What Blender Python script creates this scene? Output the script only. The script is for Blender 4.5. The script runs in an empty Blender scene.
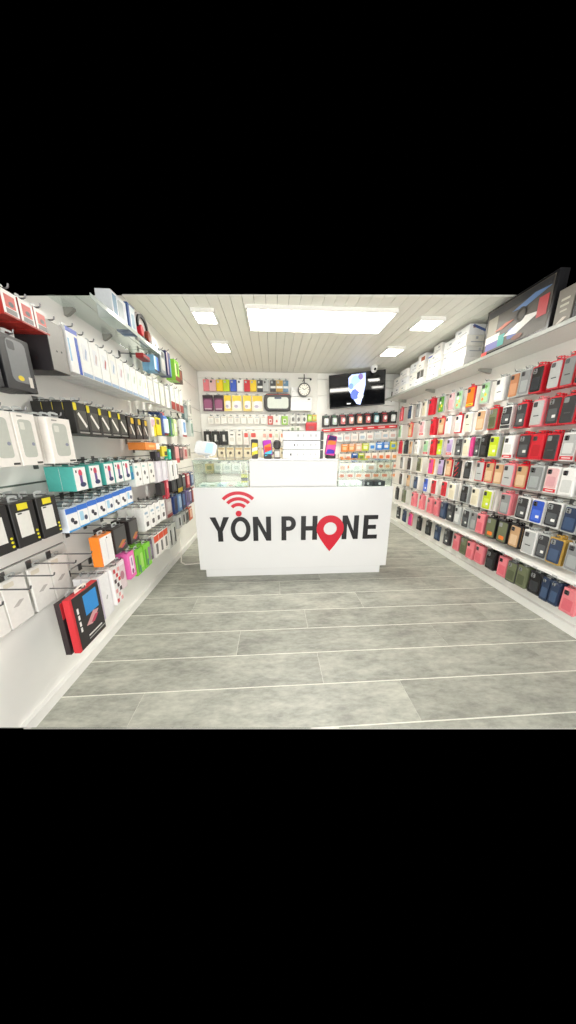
import bpy, bmesh, math, random
from math import radians as R, sin, cos, pi
from mathutils import Vector, Matrix
random.seed(7)
S = bpy.context.scene
COL = S.collection

# ------------------------------------------------------------------ camera
CAM_H = 1.4; PITCH = R(14.09); YAW = R(3.265); FPX = 255.0
cd = bpy.data.cameras.new('camera'); cam = bpy.data.objects.new('camera', cd); COL.objects.link(cam)
cam.location = (0, 0, CAM_H); cam.rotation_euler = (pi/2 - PITCH, 0, -YAW)
cd.sensor_fit = 'HORIZONTAL'; cd.sensor_width = 36.0; cd.lens = 36.0*FPX/576.0
cd.clip_start = 0.02
S.camera = cam
# ------------------------------------------------------------------ world, fill light, exposure
w = bpy.data.worlds.new('world'); S.world = w; w.use_nodes = True
w.node_tree.nodes['Background'].inputs[0].default_value = (0, 0, 0, 1)
w.node_tree.nodes['Background'].inputs[1].default_value = 0.0
def area(name, loc, rot, sx, sy, power, col):
    l = bpy.data.lights.new(name, 'AREA'); l.shape = 'RECTANGLE'; l.size = sx; l.size_y = sy
    l.energy = power; l.color = col
    o = bpy.data.objects.new(name, l); COL.objects.link(o); o.location = loc; o.rotation_euler = rot
    return o
# added fill light, standing for daylight from an unseen shop front behind the camera
area('entrance_fill', (0.5, -0.9, 1.35), (R(90), 0, 0), 3.5, 2.5, 100.0, (1.0, 0.985, 0.945))
PANEL_EMIT = 21.0
v = S.view_settings
v.view_transform = 'Standard'; v.look = 'None'; v.gamma = 1.0; v.use_curve_mapping = False
v.exposure = 0.55

# ------------------------------------------------------------------ colour and materials
def lin(c):
    c = c.lstrip('#'); out = []
    for i in (0, 2, 4):
        s = int(c[i:i+2], 16)/255.0
        out.append(s/12.92 if s <= .04045 else ((s+.055)/1.055)**2.4)
    return tuple(out)
PAL = dict(black='1d1c1e', charcoal='37373a', grey='8a8c8c', silver='b9bbba', white='ecebe8', cream='e6dfc8', tan='c9a27a',
    brown='7a4c34', copper='b9805c', red='cf2030', orange='ee7a22', yellow='ecc81e', lime='b9cc1e', green='5f9a3c',
    mint='a9cfa6', teal='57b3aa', navy='2b3a55', blue='3558c0', sky='5aa2dc', lilac='b9a8cc', purple='6a3f6c', pink='e8848c',
    magenta='d8418a', olive='6e7458', clear='b9bdbb', gold='c09a45', rust='8f3a28', paleblue='a9c4dc', steel='5f86a4', rose='e3b9b9')
MATS = {}
def mat(col, rough=.45, metal=0.0, emit=0.0, var=.03, scale=60.0, bump=0.0, spec=.5):
    key = (col, rough, metal, emit, var, scale, bump)
    if key in MATS: return MATS[key]
    rgb = lin(PAL.get(col, col))
    m = bpy.data.materials.new('mat_%s_%d' % (col, len(MATS))); m.use_nodes = True
    nt = m.node_tree; b = nt.nodes['Principled BSDF']
    tc = nt.nodes.new('ShaderNodeTexCoord'); n = nt.nodes.new('ShaderNodeTexNoise')
    n.inputs['Scale'].default_value = scale; n.inputs['Detail'].default_value = 3
    nt.links.new(tc.outputs['Object'], n.inputs['Vector'])
    r = nt.nodes.new('ShaderNodeValToRGB'); r.color_ramp.elements[0].position = .3; r.color_ramp.elements[1].position = .7
    r.color_ramp.elements[0].color = tuple(x*(1-var) for x in rgb)+(1,)
    r.color_ramp.elements[1].color = tuple(min(1, x*(1+var)+var*.01) for x in rgb)+(1,)
    nt.links.new(n.outputs['Fac'], r.inputs['Fac']); nt.links.new(r.outputs['Color'], b.inputs['Base Color'])
    b.inputs['Roughness'].default_value = rough; b.inputs['Metallic'].default_value = metal
    b.inputs['Specular IOR Level'].default_value = spec
    if emit:
        nt.links.new(r.outputs['Color'], b.inputs['Emission Color']); b.inputs['Emission Strength'].default_value = emit
    if bump:
        bp = nt.nodes.new('ShaderNodeBump'); bp.inputs['Strength'].default_value = bump; bp.inputs['Distance'].default_value = .002
        nt.links.new(n.outputs['Fac'], bp.inputs['Height']); nt.links.new(bp.outputs['Normal'], b.inputs['Normal'])
    MATS[key] = m
    return m
def glass_mat(tint='f9fdfb', name='glass', base=.05):
    m = bpy.data.materials.new(name); m.use_nodes = True; nt = m.node_tree; nt.nodes.clear()
    o = nt.nodes.new('ShaderNodeOutputMaterial'); t = nt.nodes.new('ShaderNodeBsdfTransparent'); g = nt.nodes.new('ShaderNodeBsdfGlossy')
    n = nt.nodes.new('ShaderNodeTexNoise'); n.inputs['Scale'].default_value = 3
    ma = nt.nodes.new('ShaderNodeMath'); ma.operation = 'MULTIPLY_ADD'; ma.inputs[1].default_value = .02; ma.inputs[2].default_value = .02
    nt.links.new(n.outputs['Fac'], ma.inputs[0]); nt.links.new(ma.outputs[0], g.inputs['Roughness'])
    t.inputs[0].default_value = lin(tint)+(1,)
    mx = nt.nodes.new('ShaderNodeMixShader'); f = nt.nodes.new('ShaderNodeFresnel'); f.inputs[0].default_value = 1.45
    ge = nt.nodes.new('ShaderNodeNewGeometry'); io = nt.nodes.new('ShaderNodeMapRange')   # same reflectance on both faces of a thin pane
    io.inputs[3].default_value = 1.45; io.inputs[4].default_value = 1/1.45
    nt.links.new(ge.outputs['Backfacing'], io.inputs[0]); nt.links.new(io.outputs[0], f.inputs[0])
    nt.links.new(f.outputs[0], mx.inputs[0]); nt.links.new(t.outputs[0], mx.inputs[1]); nt.links.new(g.outputs[0], mx.inputs[2])
    nt.links.new(mx.outputs[0], o.inputs[0])
    return m
GLASS = glass_mat()
def floor_mat():
    m = bpy.data.materials.new('grey_plank'); m.use_nodes = True; nt = m.node_tree; b = nt.nodes['Principled BSDF']
    tc = nt.nodes.new('ShaderNodeTexCoord'); oi = nt.nodes.new('ShaderNodeObjectInfo')
    ad = nt.nodes.new('ShaderNodeVectorMath'); ad.operation = 'ADD'
    sc = nt.nodes.new('ShaderNodeVectorMath'); sc.operation = 'SCALE'; sc.inputs[3].default_value = 9.0
    nt.links.new(oi.outputs['Random'], sc.inputs[0])
    mp = nt.nodes.new('ShaderNodeMapping'); mp.inputs['Scale'].default_value = (1.0, 2.6, 1)
    nt.links.new(tc.outputs['Object'], ad.inputs[0]); nt.links.new(sc.outputs[0], ad.inputs[1]); nt.links.new(ad.outputs[0], mp.inputs[0])
    n1 = nt.nodes.new('ShaderNodeTexNoise'); n1.inputs['Scale'].default_value = 3.2; n1.inputs['Detail'].default_value = 7; n1.inputs['Roughness'].default_value = .62
    n2 = nt.nodes.new('ShaderNodeTexNoise'); n2.inputs['Scale'].default_value = 16; n2.inputs['Detail'].default_value = 6; n2.inputs['Roughness'].default_value = .7
    nt.links.new(mp.outputs[0], n1.inputs['Vector']); nt.links.new(mp.outputs[0], n2.inputs['Vector'])
    mx = nt.nodes.new('ShaderNodeMix'); mx.inputs[0].default_value = .42
    nt.links.new(n1.outputs['Fac'], mx.inputs[2]); nt.links.new(n2.outputs['Fac'], mx.inputs[3])
    r = nt.nodes.new('ShaderNodeValToRGB'); r.color_ramp.elements[0].position = .38; r.color_ramp.elements[1].position = .64
    r.color_ramp.elements[0].color = lin('8d8e85')+(1,); r.color_ramp.elements[1].color = lin('c2c3b6')+(1,)
    nt.links.new(mx.outputs[0], r.inputs['Fac'])
    hs = nt.nodes.new('ShaderNodeHueSaturation')
    mr = nt.nodes.new('ShaderNodeMapRange'); mr.inputs[3].default_value = .9; mr.inputs[4].default_value = 1.07
    nt.links.new(oi.outputs['Random'], mr.inputs[0]); nt.links.new(mr.outputs[0], hs.inputs['Value'])
    nt.links.new(r.outputs[0], hs.inputs['Color']); nt.links.new(hs.outputs[0], b.inputs['Base Color'])
    b.inputs['Roughness'].default_value = .42
    bp = nt.nodes.new('ShaderNodeBump'); bp.inputs['Strength'].default_value = .15; bp.inputs['Distance'].default_value = .002
    nt.links.new(n2.outputs['Fac'], bp.inputs['Height']); nt.links.new(bp.outputs[0], b.inputs['Normal'])
    return m

# ------------------------------------------------------------------ mesh helpers
MESH = {}
def me_from(bm, name):
    bmesh.ops.recalc_face_normals(bm, faces=bm.faces[:])
    me = bpy.data.meshes.new(name); bm.to_mesh(me); bm.free(); return me
def finish(key, fn):
    if key not in MESH:
        bm = bmesh.new(); fn(bm); MESH[key] = me_from(bm, str(key[0]))
    return MESH[key]
def withmat(me, m):
    k = ('m', me.name, m.name)
    if k not in MESH:
        c = me.copy(); c.materials.clear(); c.materials.append(m); MESH[k] = c
    return MESH[k]
def bm_box(bm, x0, x1, y0, y1, z0, z1, b=0.0):
    r = bmesh.ops.create_cube(bm, size=1.0, matrix=Matrix.Translation(((x0+x1)/2, (y0+y1)/2, (z0+z1)/2)) @ Matrix.Diagonal((x1-x0, y1-y0, z1-z0, 1)))
    if b > 0:
        vs = r['verts']; es = list({e for v in vs for e in v.link_edges})
        bmesh.ops.bevel(bm, geom=es, offset=b, segments=1, affect='EDGES', profile=.5)
def rnd(*a): return tuple(round(x, 4) for x in a)
def box_me(x0, x1, y0, y1, z0, z1, b=.0015):
    a = rnd(x0, x1, y0, y1, z0, z1, b)
    return finish(('box',)+a, lambda bm: bm_box(bm, *a))
def rr_pts(w, h, r, seg=3):
    r = min(r, w*.49, h*.49); p = []
    for cx, cz, a0 in ((w/2-r, h/2-r, 0), (-w/2+r, h/2-r, 90), (-w/2+r, -h/2+r, 180), (w/2-r, -h/2+r, 270)):
        for i in range(seg+1):
            a = R(a0+90*i/seg); p.append((cx+r*cos(a), cz+r*sin(a)))
    return p
def bm_prism(bm, pts, y0, y1, chamf=0.0):
    """pts in x,z; back at y1, front at y0 (front towards -y)"""
    n = len(pts)
    cx = sum(p[0] for p in pts)/n; cz = sum(p[1] for p in pts)/n
    rings = [[(x, y1, z) for x, z in pts]]
    if chamf:
        rings.append([(x, y0+chamf, z) for x, z in pts])
        def ins(p):
            dx, dz = p[0]-cx, p[1]-cz; l = math.hypot(dx, dz) or 1
            return (p[0]-dx/l*chamf, y0, p[1]-dz/l*chamf)
        rings.append([ins(p) for p in pts])
    else:
        rings.append([(x, y0, z) for x, z in pts])
    V = [[bm.verts.new(c) for c in r] for r in rings]
    for a, b in zip(V[:-1], V[1:]):
        for i in range(n): bm.faces.new((a[i], a[(i+1) % n], b[(i+1) % n], b[i]))
    bm.faces.new(V[-1]); bm.faces.new(V[0][::-1])
def rr_me(w, h, r, y0, y1, chamf=.0, cx=0, cz=0, seg=3):
    a = rnd(w, h, r, y0, y1, chamf, cx, cz, seg)
    return finish(('rr',)+a, lambda bm: bm_prism(bm, [(x+cx, z+cz) for x, z in rr_pts(w, h, r, int(seg))], y0, y1, chamf))
def poly_me(key, pts, y0, y1, chamf=0):
    return finish(('poly', key)+rnd(y0, y1), lambda bm: bm_prism(bm, pts, y0, y1, chamf))
def ring_bm(bm, outer, inner, y0, y1):
    n = len(outer)
    A = [bm.verts.new((x, y0, z)) for x, z in outer]; B = [bm.verts.new((x, y0, z)) for x, z in inner]
    C = [bm.verts.new((x, y1, z)) for x, z in outer]; D = [bm.verts.new((x, y1, z)) for x, z in inner]
    for i in range(n):
        j = (i+1) % n
        for q in ((A[i], A[j], B[j], B[i]), (C[i], D[i], D[j], C[j]), (A[i], C[i], C[j], A[j]), (B[i], B[j], D[j], D[i])):
            bm.faces.new(q)
def circ(r, n=24, cx=0, cz=0, sx=1, sz=1): return [(cx+sx*r*cos(2*pi*i/n), cz+sz*r*sin(2*pi*i/n)) for i in range(n)]
def tube_bm(bm, pts, r, n=6):
    pts = [Vector(p) for p in pts]; rings = []
    for i, p in enumerate(pts):
        t = (pts[min(i+1, len(pts)-1)]-pts[max(i-1, 0)]).normalized()
        u = t.cross(Vector((0, 0, 1)));
        if u.length < .05: u = t.cross(Vector((0, 1, 0)))
        u.normalize(); q = t.cross(u)
        rings.append([bm.verts.new(p+u*r*cos(2*pi*k/n)+q*r*sin(2*pi*k/n)) for k in range(n)])
    for a, b in zip(rings[:-1], rings[1:]):
        for k in range(n): bm.faces.new((a[k], a[(k+1) % n], b[(k+1) % n], b[k]))
    bm.faces.new(rings[0][::-1]); bm.faces.new(rings[-1])
def tube_me(key, pts, r, n=6): return finish(('tube', key), lambda bm: tube_bm(bm, pts, r, n))

def obj(name, me, m=None, parent=None, loc=(0, 0, 0), rot=(0, 0, 0)):
    o = bpy.data.objects.new(name, withmat(me, m) if m else me); COL.objects.link(o)
    o.location = loc; o.rotation_euler = rot
    if parent: o.parent = parent
    return o
def thing(name, loc=(0, 0, 0), rot=(0, 0, 0)):
    o = bpy.data.objects.new(name, None); COL.objects.link(o); o.empty_display_size = .05
    o.location = loc; o.rotation_euler = rot; return o
def tag(o, label, cat, group=None):
    o['label'] = label; o['category'] = cat
    if group: o['group'] = group
    return o
def struct(o): o['kind'] = 'structure'; return o
def kids(o): return KIDS.get(o.name, [])
KIDS = {}
def copy_tree(o, parent=None):
    c = o.copy(); COL.objects.link(c)
    if parent: c.parent = parent
    for ch in PART[o.name]: 
        d = copy_tree(ch, c)
    PART[c.name] = [x for x in []]
    return c
PART = {}
def P(parent, name, me, m, loc=(0, 0, 0), rot=(0, 0, 0)):
    o = obj(name, me, m, parent, loc, rot)
    PART.setdefault(parent.name, []).append(o); PART.setdefault(o.name, [])
    return o

ORD = ['first','second','third','fourth','fifth','sixth','seventh','eighth','ninth','tenth','eleventh','twelfth','thirteenth','fourteenth',
       'fifteenth','sixteenth','seventeenth','eighteenth','nineteenth','twentieth','twenty-first','twenty-second','twenty-third','twenty-fourth','twenty-fifth']

# ------------------------------------------------------------------ geometry of the room
XL, XR, YB, ZC = -1.27, 2.30, 4.85, 2.66
CAMV = Vector((0, 0, CAM_H))
fw = Vector((sin(YAW)*cos(PITCH), cos(YAW)*cos(PITCH), -sin(PITCH))); rt = Vector((cos(YAW), -sin(YAW), 0)); up = rt.cross(fw)
def along(px, z, X):
    """y on the wall plane x=X at height z that stands px columns from the left of the picture"""
    # solve ((X,y,z)-C).rt / ((X,y,z)-C).fw = (px-288)/F
    k = (px-288)/FPX; dz = z-CAM_H
    return (k*(X*fw.x+dz*fw.z) - X*rt.x)/(rt.y - k*fw.y)

WHITE = mat('f1f0ea', .5, var=.015, scale=8)
SLAT = mat('f5f4ee', .38, var=.015, scale=6)
ALU = mat('9c9c98', .35, metal=.8, var=.05)
CHROME = mat('6e6e6e', .35, metal=.7, var=.03)
FLOOR = floor_mat()

# floor: pale underlay and individual planks
Y_F = lambda x: 1.075 - .0572*(x+1.22)           # front edge of the built floor
def clip(poly, a, b, c):
    """keep a*x+b*y+c>=0"""
    out = []
    for i in range(len(poly)):
        p, q = poly[i], poly[(i+1) % len(poly)]
        dp = a*p[0]+b*p[1]+c; dq = a*q[0]+b*q[1]+c
        if dp >= 0: out.append(p)
        if dp*dq < 0:
            t = dp/(dp-dq); out.append((p[0]+t*(q[0]-p[0]), p[1]+t*(q[1]-p[1])))
    return out
def slab_me(key, poly, z0, z1):
    def fn(bm):
        a = [bm.verts.new((x, y, z0)) for x, y in poly]; b = [bm.verts.new((x, y, z1)) for x, y in poly]; n = len(poly)
        for i in range(n): bm.faces.new((a[i], a[(i+1) % n], b[(i+1) % n], b[i]))
        bm.faces.new(b); bm.faces.new(a[::-1])
    return finish(('slab', key), fn)
FC = (.0572, 1.0, -(1.075+.0572*-1.22)-0.0698*2*0)
def fclip(poly): return clip(poly, .0572, 1.0, -(1.079-.0572*1.22))
fl = struct(obj('floor', slab_me('floor', fclip([(XL-.04, .5), (XR+.04, .5), (XR+.04, YB+.05), (XL-.04, YB+.05)]), -.012, -.0015), mat('ecebe0', .6, var=.05)))
row_edges = [.745, .995, 1.245, 1.495, 1.745, 1.985, 2.245, 2.495, 2.745, 2.995, 3.245, 3.495, 3.745, 3.995, 4.245, 4.495, 4.745, 4.85]
offs = [.28, .765, .29, 1.265, .26, .80, .05, .5, 1.2, .3, .75, .1, .9, .4, 1.3, .6, .2]
ti = 0
for ri in range(len(row_edges)-1):
    y0, y1 = row_edges[ri]+.0042, row_edges[ri+1]-.0042
    x = offs[ri] - 1.54*3
    while x < XR:
        a, b = max(x+.001, XL), min(x+1.54-.001, XR)
        x += 1.54
        if b-a < .03: continue
        poly = fclip([(a, y0), (b, y0), (b, y1), (a, y1)])
        if len(poly) < 3: continue
        ti += 1
        obj('plank', slab_me(('plank', ti), poly, -.01, 0.0), FLOOR, fl)

# ceiling: boards running from the front to the back wall
cm = mat('f2f1e7', .45, var=.015, scale=4)
ceil = struct(obj('ceiling', slab_me('ceil', [(XL-.04, 2.72), (XR+.04, 2.52), (XR+.04, YB+.05), (XL-.04, YB+.05)], ZC+.012, ZC+.05), mat('8d8b80', .7)))
x = XL
while x < XR-.01:
    x1 = min(x+.102, XR)
    yf = 2.638-.0545*(x-XL)
    obj('ceiling_board', slab_me(('cb', round(x, 3)), [(x+.002, yf), (x1-.002, yf-.005), (x1-.002, YB), (x+.002, YB)], ZC, ZC+.012), cm, ceil)
    x += .102

# walls made of boards with aluminium grooves
def wall_poly_me(key, poly, x0, x1):
    def fn(bm):
        a = [bm.verts.new((x0, y, z)) for y, z in poly]; b = [bm.verts.new((x1, y, z)) for y, z in poly]; n = len(poly)
        for i in range(n): bm.faces.new((a[i], a[(i+1) % n], b[(i+1) % n], b[i]))
        bm.faces.new(b); bm.faces.new(a[::-1])
    return finish(('wp', key), fn)
def half(p, q):
    """half plane right of the line p->q in (y,z): keeps the far side (greater y)"""
    (y0, z0), (y1, z1) = p, q
    a, b = (z1-z0), -(y1-y0); return a, b, -(a*y0+b*z0)
def left_clip(poly):
    poly = clip(poly, *half((1.483, 2.092), (2.45, 2.57)))
    return clip(poly, *half((1.08, 0.0), (.954, .176))) if poly else poly
def right_clip(poly):
    return clip(poly, *half((2.137, 2.513), (2.50, 2.70)))
GROOVE_L_NEAR = [0.55, 0.85, 1.22, 1.555, 1.88, 2.14]
GROOVE_L_FAR = [0.665, 0.90, 1.125, 1.325, 1.665, 2.03, 2.36]
GROOVE_R = [0.425, 0.745, 1.01, 1.275, 1.535, 1.80, 2.075]
wl = struct(obj('wall_left', wall_poly_me('wl', left_clip([(.88, 0), (YB+.05, 0), (YB+.05, ZC+.05), (.88, ZC+.05)]), XL-.06, XL-.012), ALU))
wr = struct(obj('wall_right', wall_poly_me('wr', right_clip([(1.35, 0), (YB+.05, 0), (YB+.05, ZC+.05), (1.35, ZC+.05)]), XR+.012, XR+.06), ALU))
def boards(wall, y0, y1, grooves, x0, x1, clipf, key, ztop=ZC):
    zs = [0]+grooves+[ztop]
    for i in range(len(zs)-1):
        a = zs[i]+(.005 if i else 0); b = zs[i+1]-(.005 if i < len(zs)-2 else 0)
        poly = clipf([(y0+.0015, a), (y1-.0015, a), (y1-.0015, b), (y0+.0015, b)])
        if len(poly) >= 3: obj('wall_board', wall_poly_me((key, i), poly, x0, x1), SLAT, wall)
boards(wl, .88, 1.53, GROOVE_L_NEAR, XL-.012, XL, left_clip, 'bl1')
boards(wl, 1.53, 3.0, GROOVE_L_FAR, XL-.012, XL, left_clip, 'bl2')
boards(wl, 3.0, YB, GROOVE_L_FAR, XL-.012, XL, left_clip, 'bl3')
boards(wr, 1.35, 2.55, GROOVE_R, XR, XR+.012, right_clip, 'br1')
boards(wr, 2.55, 3.75, GROOVE_R, XR, XR+.012, right_clip, 'br2')
boards(wr, 3.75, YB, GROOVE_R, XR, XR+.012, right_clip, 'br3')
# back wall: two product panels with a plain strip between them
wb = struct(obj('wall_back', box_me(XL-.04, XR+.04, YB, YB+.06, 0, ZC+.05, 0), WHITE))
GROOVE_B = [.80, .98, 1.16, 1.26, 1.44, 1.72, 1.99, 2.30, 2.555]
def bboards(x0, x1, key):
    zs = [0]+GROOVE_B+[ZC]
    for i in range(len(zs)-1):
        obj('wall_board', box_me(x0, x1, YB-.02, YB, zs[i]+.004, zs[i+1]-.004, .0015), SLAT, wb)
bboards(XL+.01, .295, 'a'); bboards(.79, XR-.01, 'b')
# baseboards
def pieces(name, segs, x0, x1, h, m, clipf):
    o = struct(thing(name))
    for i, (a, b) in enumerate(segs):
        obj('baseboard_piece', wall_poly_me((name, i), clipf([(a+.001, 0), (b-.001, 0), (b-.001, h), (a+.001, h)]), x0, x1), m, o)
pieces('baseboard_left', [(.88, 1.385), (1.385, 3.0), (3.0, YB-.02)], XL, XL+.028, .062, mat('f2f1ec', .35, var=.01), left_clip)
pieces('baseboard_right', [(1.35, 3.0), (3.0, YB-.02)], XR-.035, XR, .075, mat('f2f1ec', .35, var=.01), lambda p: p)

# hooks are plugged into the wall boards
def hook_me(L):
    L = round(L, 2)
    pts = [(0, .012, 0), (0, -L+.012, -.004), (0, -L+.004, 0), (0, -L, .012)]
    def fn(bm):
        tube_bm(bm, pts, .0033, 6); bm_box(bm, -.014, .014, -.004, -.0005, -.026, .016)
    return finish(('hook', L), fn)
def hook(wall, x, y, z, rz, L): obj('hook', hook_me(L), CHROME, wall, (x, y, z), (0, 0, rz))
LEFT, RIGHT, BACK = R(90), R(-90), 0.0

# ------------------------------------------------------------------ product builders (front towards local -y, base at z=0)
EPS = .0012
def decal(root, d, W, H, spec):
    kind, u, vv, du, dv, col = spec[:6]
    cx, cz, ww, hh = u*W, vv*H, du*W, dv*H
    m = mat(col, .4)
    nm = spec[6] if len(spec) > 6 else 'printed_picture'
    if kind == 'r': return P(root, nm, box_me(-ww/2, ww/2, -EPS, .0004, -hh/2, hh/2, 0), m, (cx, -d, cz))
    if kind == 'rr': return P(root, nm, rr_me(ww, hh, min(ww, hh)*.22, -EPS, .0004, 0), m, (cx, -d, cz))
    if kind == 'o': return P(root, nm, poly_me(('circ', round(ww, 4), round(hh, 4)), circ(.5, 14, 0, 0, ww, hh), -EPS, .0004), m, (cx, -d, cz))
    if kind == 'e': return P(root, nm, poly_me(('thinbar', round(ww, 4), round(hh, 4)), [(-ww*.5, hh*.36), (-ww*.34, hh*.5), (ww*.5, -hh*.34), (ww*.34, -hh*.5)], -EPS, .0004), m, (cx, -d, cz))
    if kind == 'd':  # slanted bar
        return P(root, nm, poly_me(('bar', round(ww, 4), round(hh, 4)), [(-ww*.5, -hh*.3), (-ww*.1, -hh*.5), (ww*.5, hh*.3), (ww*.1, hh*.5)], -EPS, .0004), m, (cx, -d, cz))
def tab(root, w, h, d, m):
    def fn(bm): ring_bm(bm, [(-w*.2, 0), (-w*.1, 0), (w*.1, 0), (w*.2, 0), (w*.2, .022), (w*.1, .026), (-w*.1, .026), (-w*.2, .022)],
                        [(-.012, .008), (-.005, .008), (.005, .008), (.012, .008), (.012, .016), (.005, .017), (-.005, .017), (-.012, .016)], -.0008, .0008)
    P(root, 'hang_tab', finish(('tab', round(w, 3)), fn), m, (0, -d/2, h))
def build_case_pack(w, h, d, frame, case, label='', style=0):
    t = thing('phone_case_pack'); PART[t.name] = []
    fm = mat(frame, .35)
    P(t, 'card_tray', rr_me(w, h, .006, -d, 0, .001, 0, h/2, 2), fm)
    cw, chh = w*.87, h*(.90 if not label else .74); cz = h*(.5 if not label else .57)
    c = P(t, 'phone_case', rr_me(cw, chh, .011, -d-.005, -d+.001, .002, 0, 0), mat(case, .22), (0, 0, cz))
    dark = case in ('black', 'charcoal', 'navy', 'brown', 'purple', 'olive')
    P(c, 'camera_bump', rr_me(cw*.36, cw*.42, .006, -d-.0075, -d-.0045, .001, 0, 0, 2), mat('grey' if dark else 'charcoal', .3), (-cw*.24, 0, chh*.5-cw*.31))
    TONE = dict(black='34363a', charcoal='54575a', grey='a4a8a8', silver='d6d8d6', white='d4d5d2', cream='d8cfb4', tan='dcbd9a', navy='3f5474', pink='e06c78', olive='565c44',
                red='b81828', rose='d8a4a8', mint='8fbf9a', copper='cc9a78', lime='ccdc48', blue='4a70d8', lilac='a48cc0')
    if style == 0 and case in TONE:
        P(c, 'back_panel', rr_me(cw*.74, chh*.5, .008, -d-.0062, -d-.0045, 0, 0, 0, 2), mat(TONE[case], .15), (0, 0, -chh*.16))
        for q in (-1, 1): P(c, 'lens', poly_me(('lens', round(cw, 3)), circ(cw*.07, 8), -.0016, .0004), mat('101012', .1), (-cw*.24, -d-.0072, chh*.5-cw*.31+q*cw*.1))
        if case in ('charcoal', 'blue', 'lime') : P(c, 'sticker', rr_me(cw*.3, chh*.12, .003, -d-.007, -d-.006, 0, 0, 0, 2), mat('ecece8', .4), (cw*.16, 0, -chh*.22))
    if style == 1: P(c, 'flame_print', rr_me(cw*.6, chh*.2, .01, -d-.0062, -d-.0045, 0), mat('orange', .4), (cw*.05, 0, -chh*.3))
    if style == 2:
        for k in range(3): P(c, 'stripe', poly_me(('bar', 1), [(-.03, -.03), (-.02, -.035), (.03, .02), (.02, .025)], -.0014, .0006), mat('red', .4), (0, -d-.005, (-.3+.3*k)*chh))
    if style == 3:
        for k, cc in enumerate(('orange', 'yellow', 'white', 'green')): P(c, 'leaf_print', poly_me(('lf', 1), [(-.018, 0), (0, -.02), (.018, 0), (0, .02)], -.0014, .0006), mat(cc, .4), ((-.015, .016, -.012, .013)[k], -d-.005, (-.3+.2*k)*chh))
    if style == 4:
        P(c, 'logo_mark', rr_me(cw*.5, .008, .002, -d-.0062, -d-.0045, 0, 0, 0, 2), mat('charcoal', .4), (0, 0, -chh*.12))
    if label:
        l = P(t, 'label_strip', box_me(-w*.46, w*.46, -EPS, .0004, -h*.065, h*.065, 0), mat(label, .4), (0, -d, h*.11))
        P(l, 'label_lettering', box_me(-w*.3, w*.3, -.0008, .0002, -h*.018, h*.018, 0), mat('white' if label == 'red' else 'charcoal', .5), (0, -EPS, 0))
    tab(t, w, h, d, mat(frame if frame in ('red', 'pink', 'black', 'gold') else 'clear', .2))
    return t
def build_box(name, w, h, d, body, decals=(), tabm=True, bev=.0015):
    t = thing(name); PART[t.name] = []
    P(t, 'carton', box_me(-w/2, w/2, -d, 0, 0, h, bev), mat(body, .42))
    for i_, s in enumerate(decals): decal(t, d+.0004*i_, w, h, s)
    if tabm: tab(t, w, h, d, mat('clear' if tabm is True else tabm, .3))
    return t
PROTO = {}
def inst(key, builder, loc, rz, label, cat, group):
    """first use builds the thing, later uses copy it with its parts"""
    if key not in PROTO:
        o = builder(); PROTO[key] = o
    else: o = copy_tree(PROTO[key])
    o.location = loc; o.rotation_euler = (0, 0, rz)
    return tag(o, label, cat, group)
def hang(side, key, builder, y, z0, face, h, d, n, front_label, back_label, cat, group, hook_on=True):
    """n alike packs one behind the other on a hook of a side wall; the front pack's face stands at x=face"""
    for k in range(n):
        off = k*(d+.0085 if key[0] == 'case' else d+.003)
        if side == 'L': loc = (face-d-off, y, z0); rz = LEFT
        else: loc = (face+d+off, y, z0); rz = RIGHT
        lab = front_label if k == 0 else back_label.replace('#', ORD[k])
        if key[0] == 'case': rz += R(random.uniform(-3.0, 3.0)); loc = (loc[0], loc[1], loc[2]+random.uniform(-.004, .004))
        inst(key, builder, loc, rz, lab, cat, group)
    if hook_on:
        zc = z0+h+.0125
        if side == 'L': hook(wl, XL, y, zc+.0008, LEFT, face-XL+.015)
        else: hook(wr, XR, y, zc+.0008, RIGHT, XR-face+.015)

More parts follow.
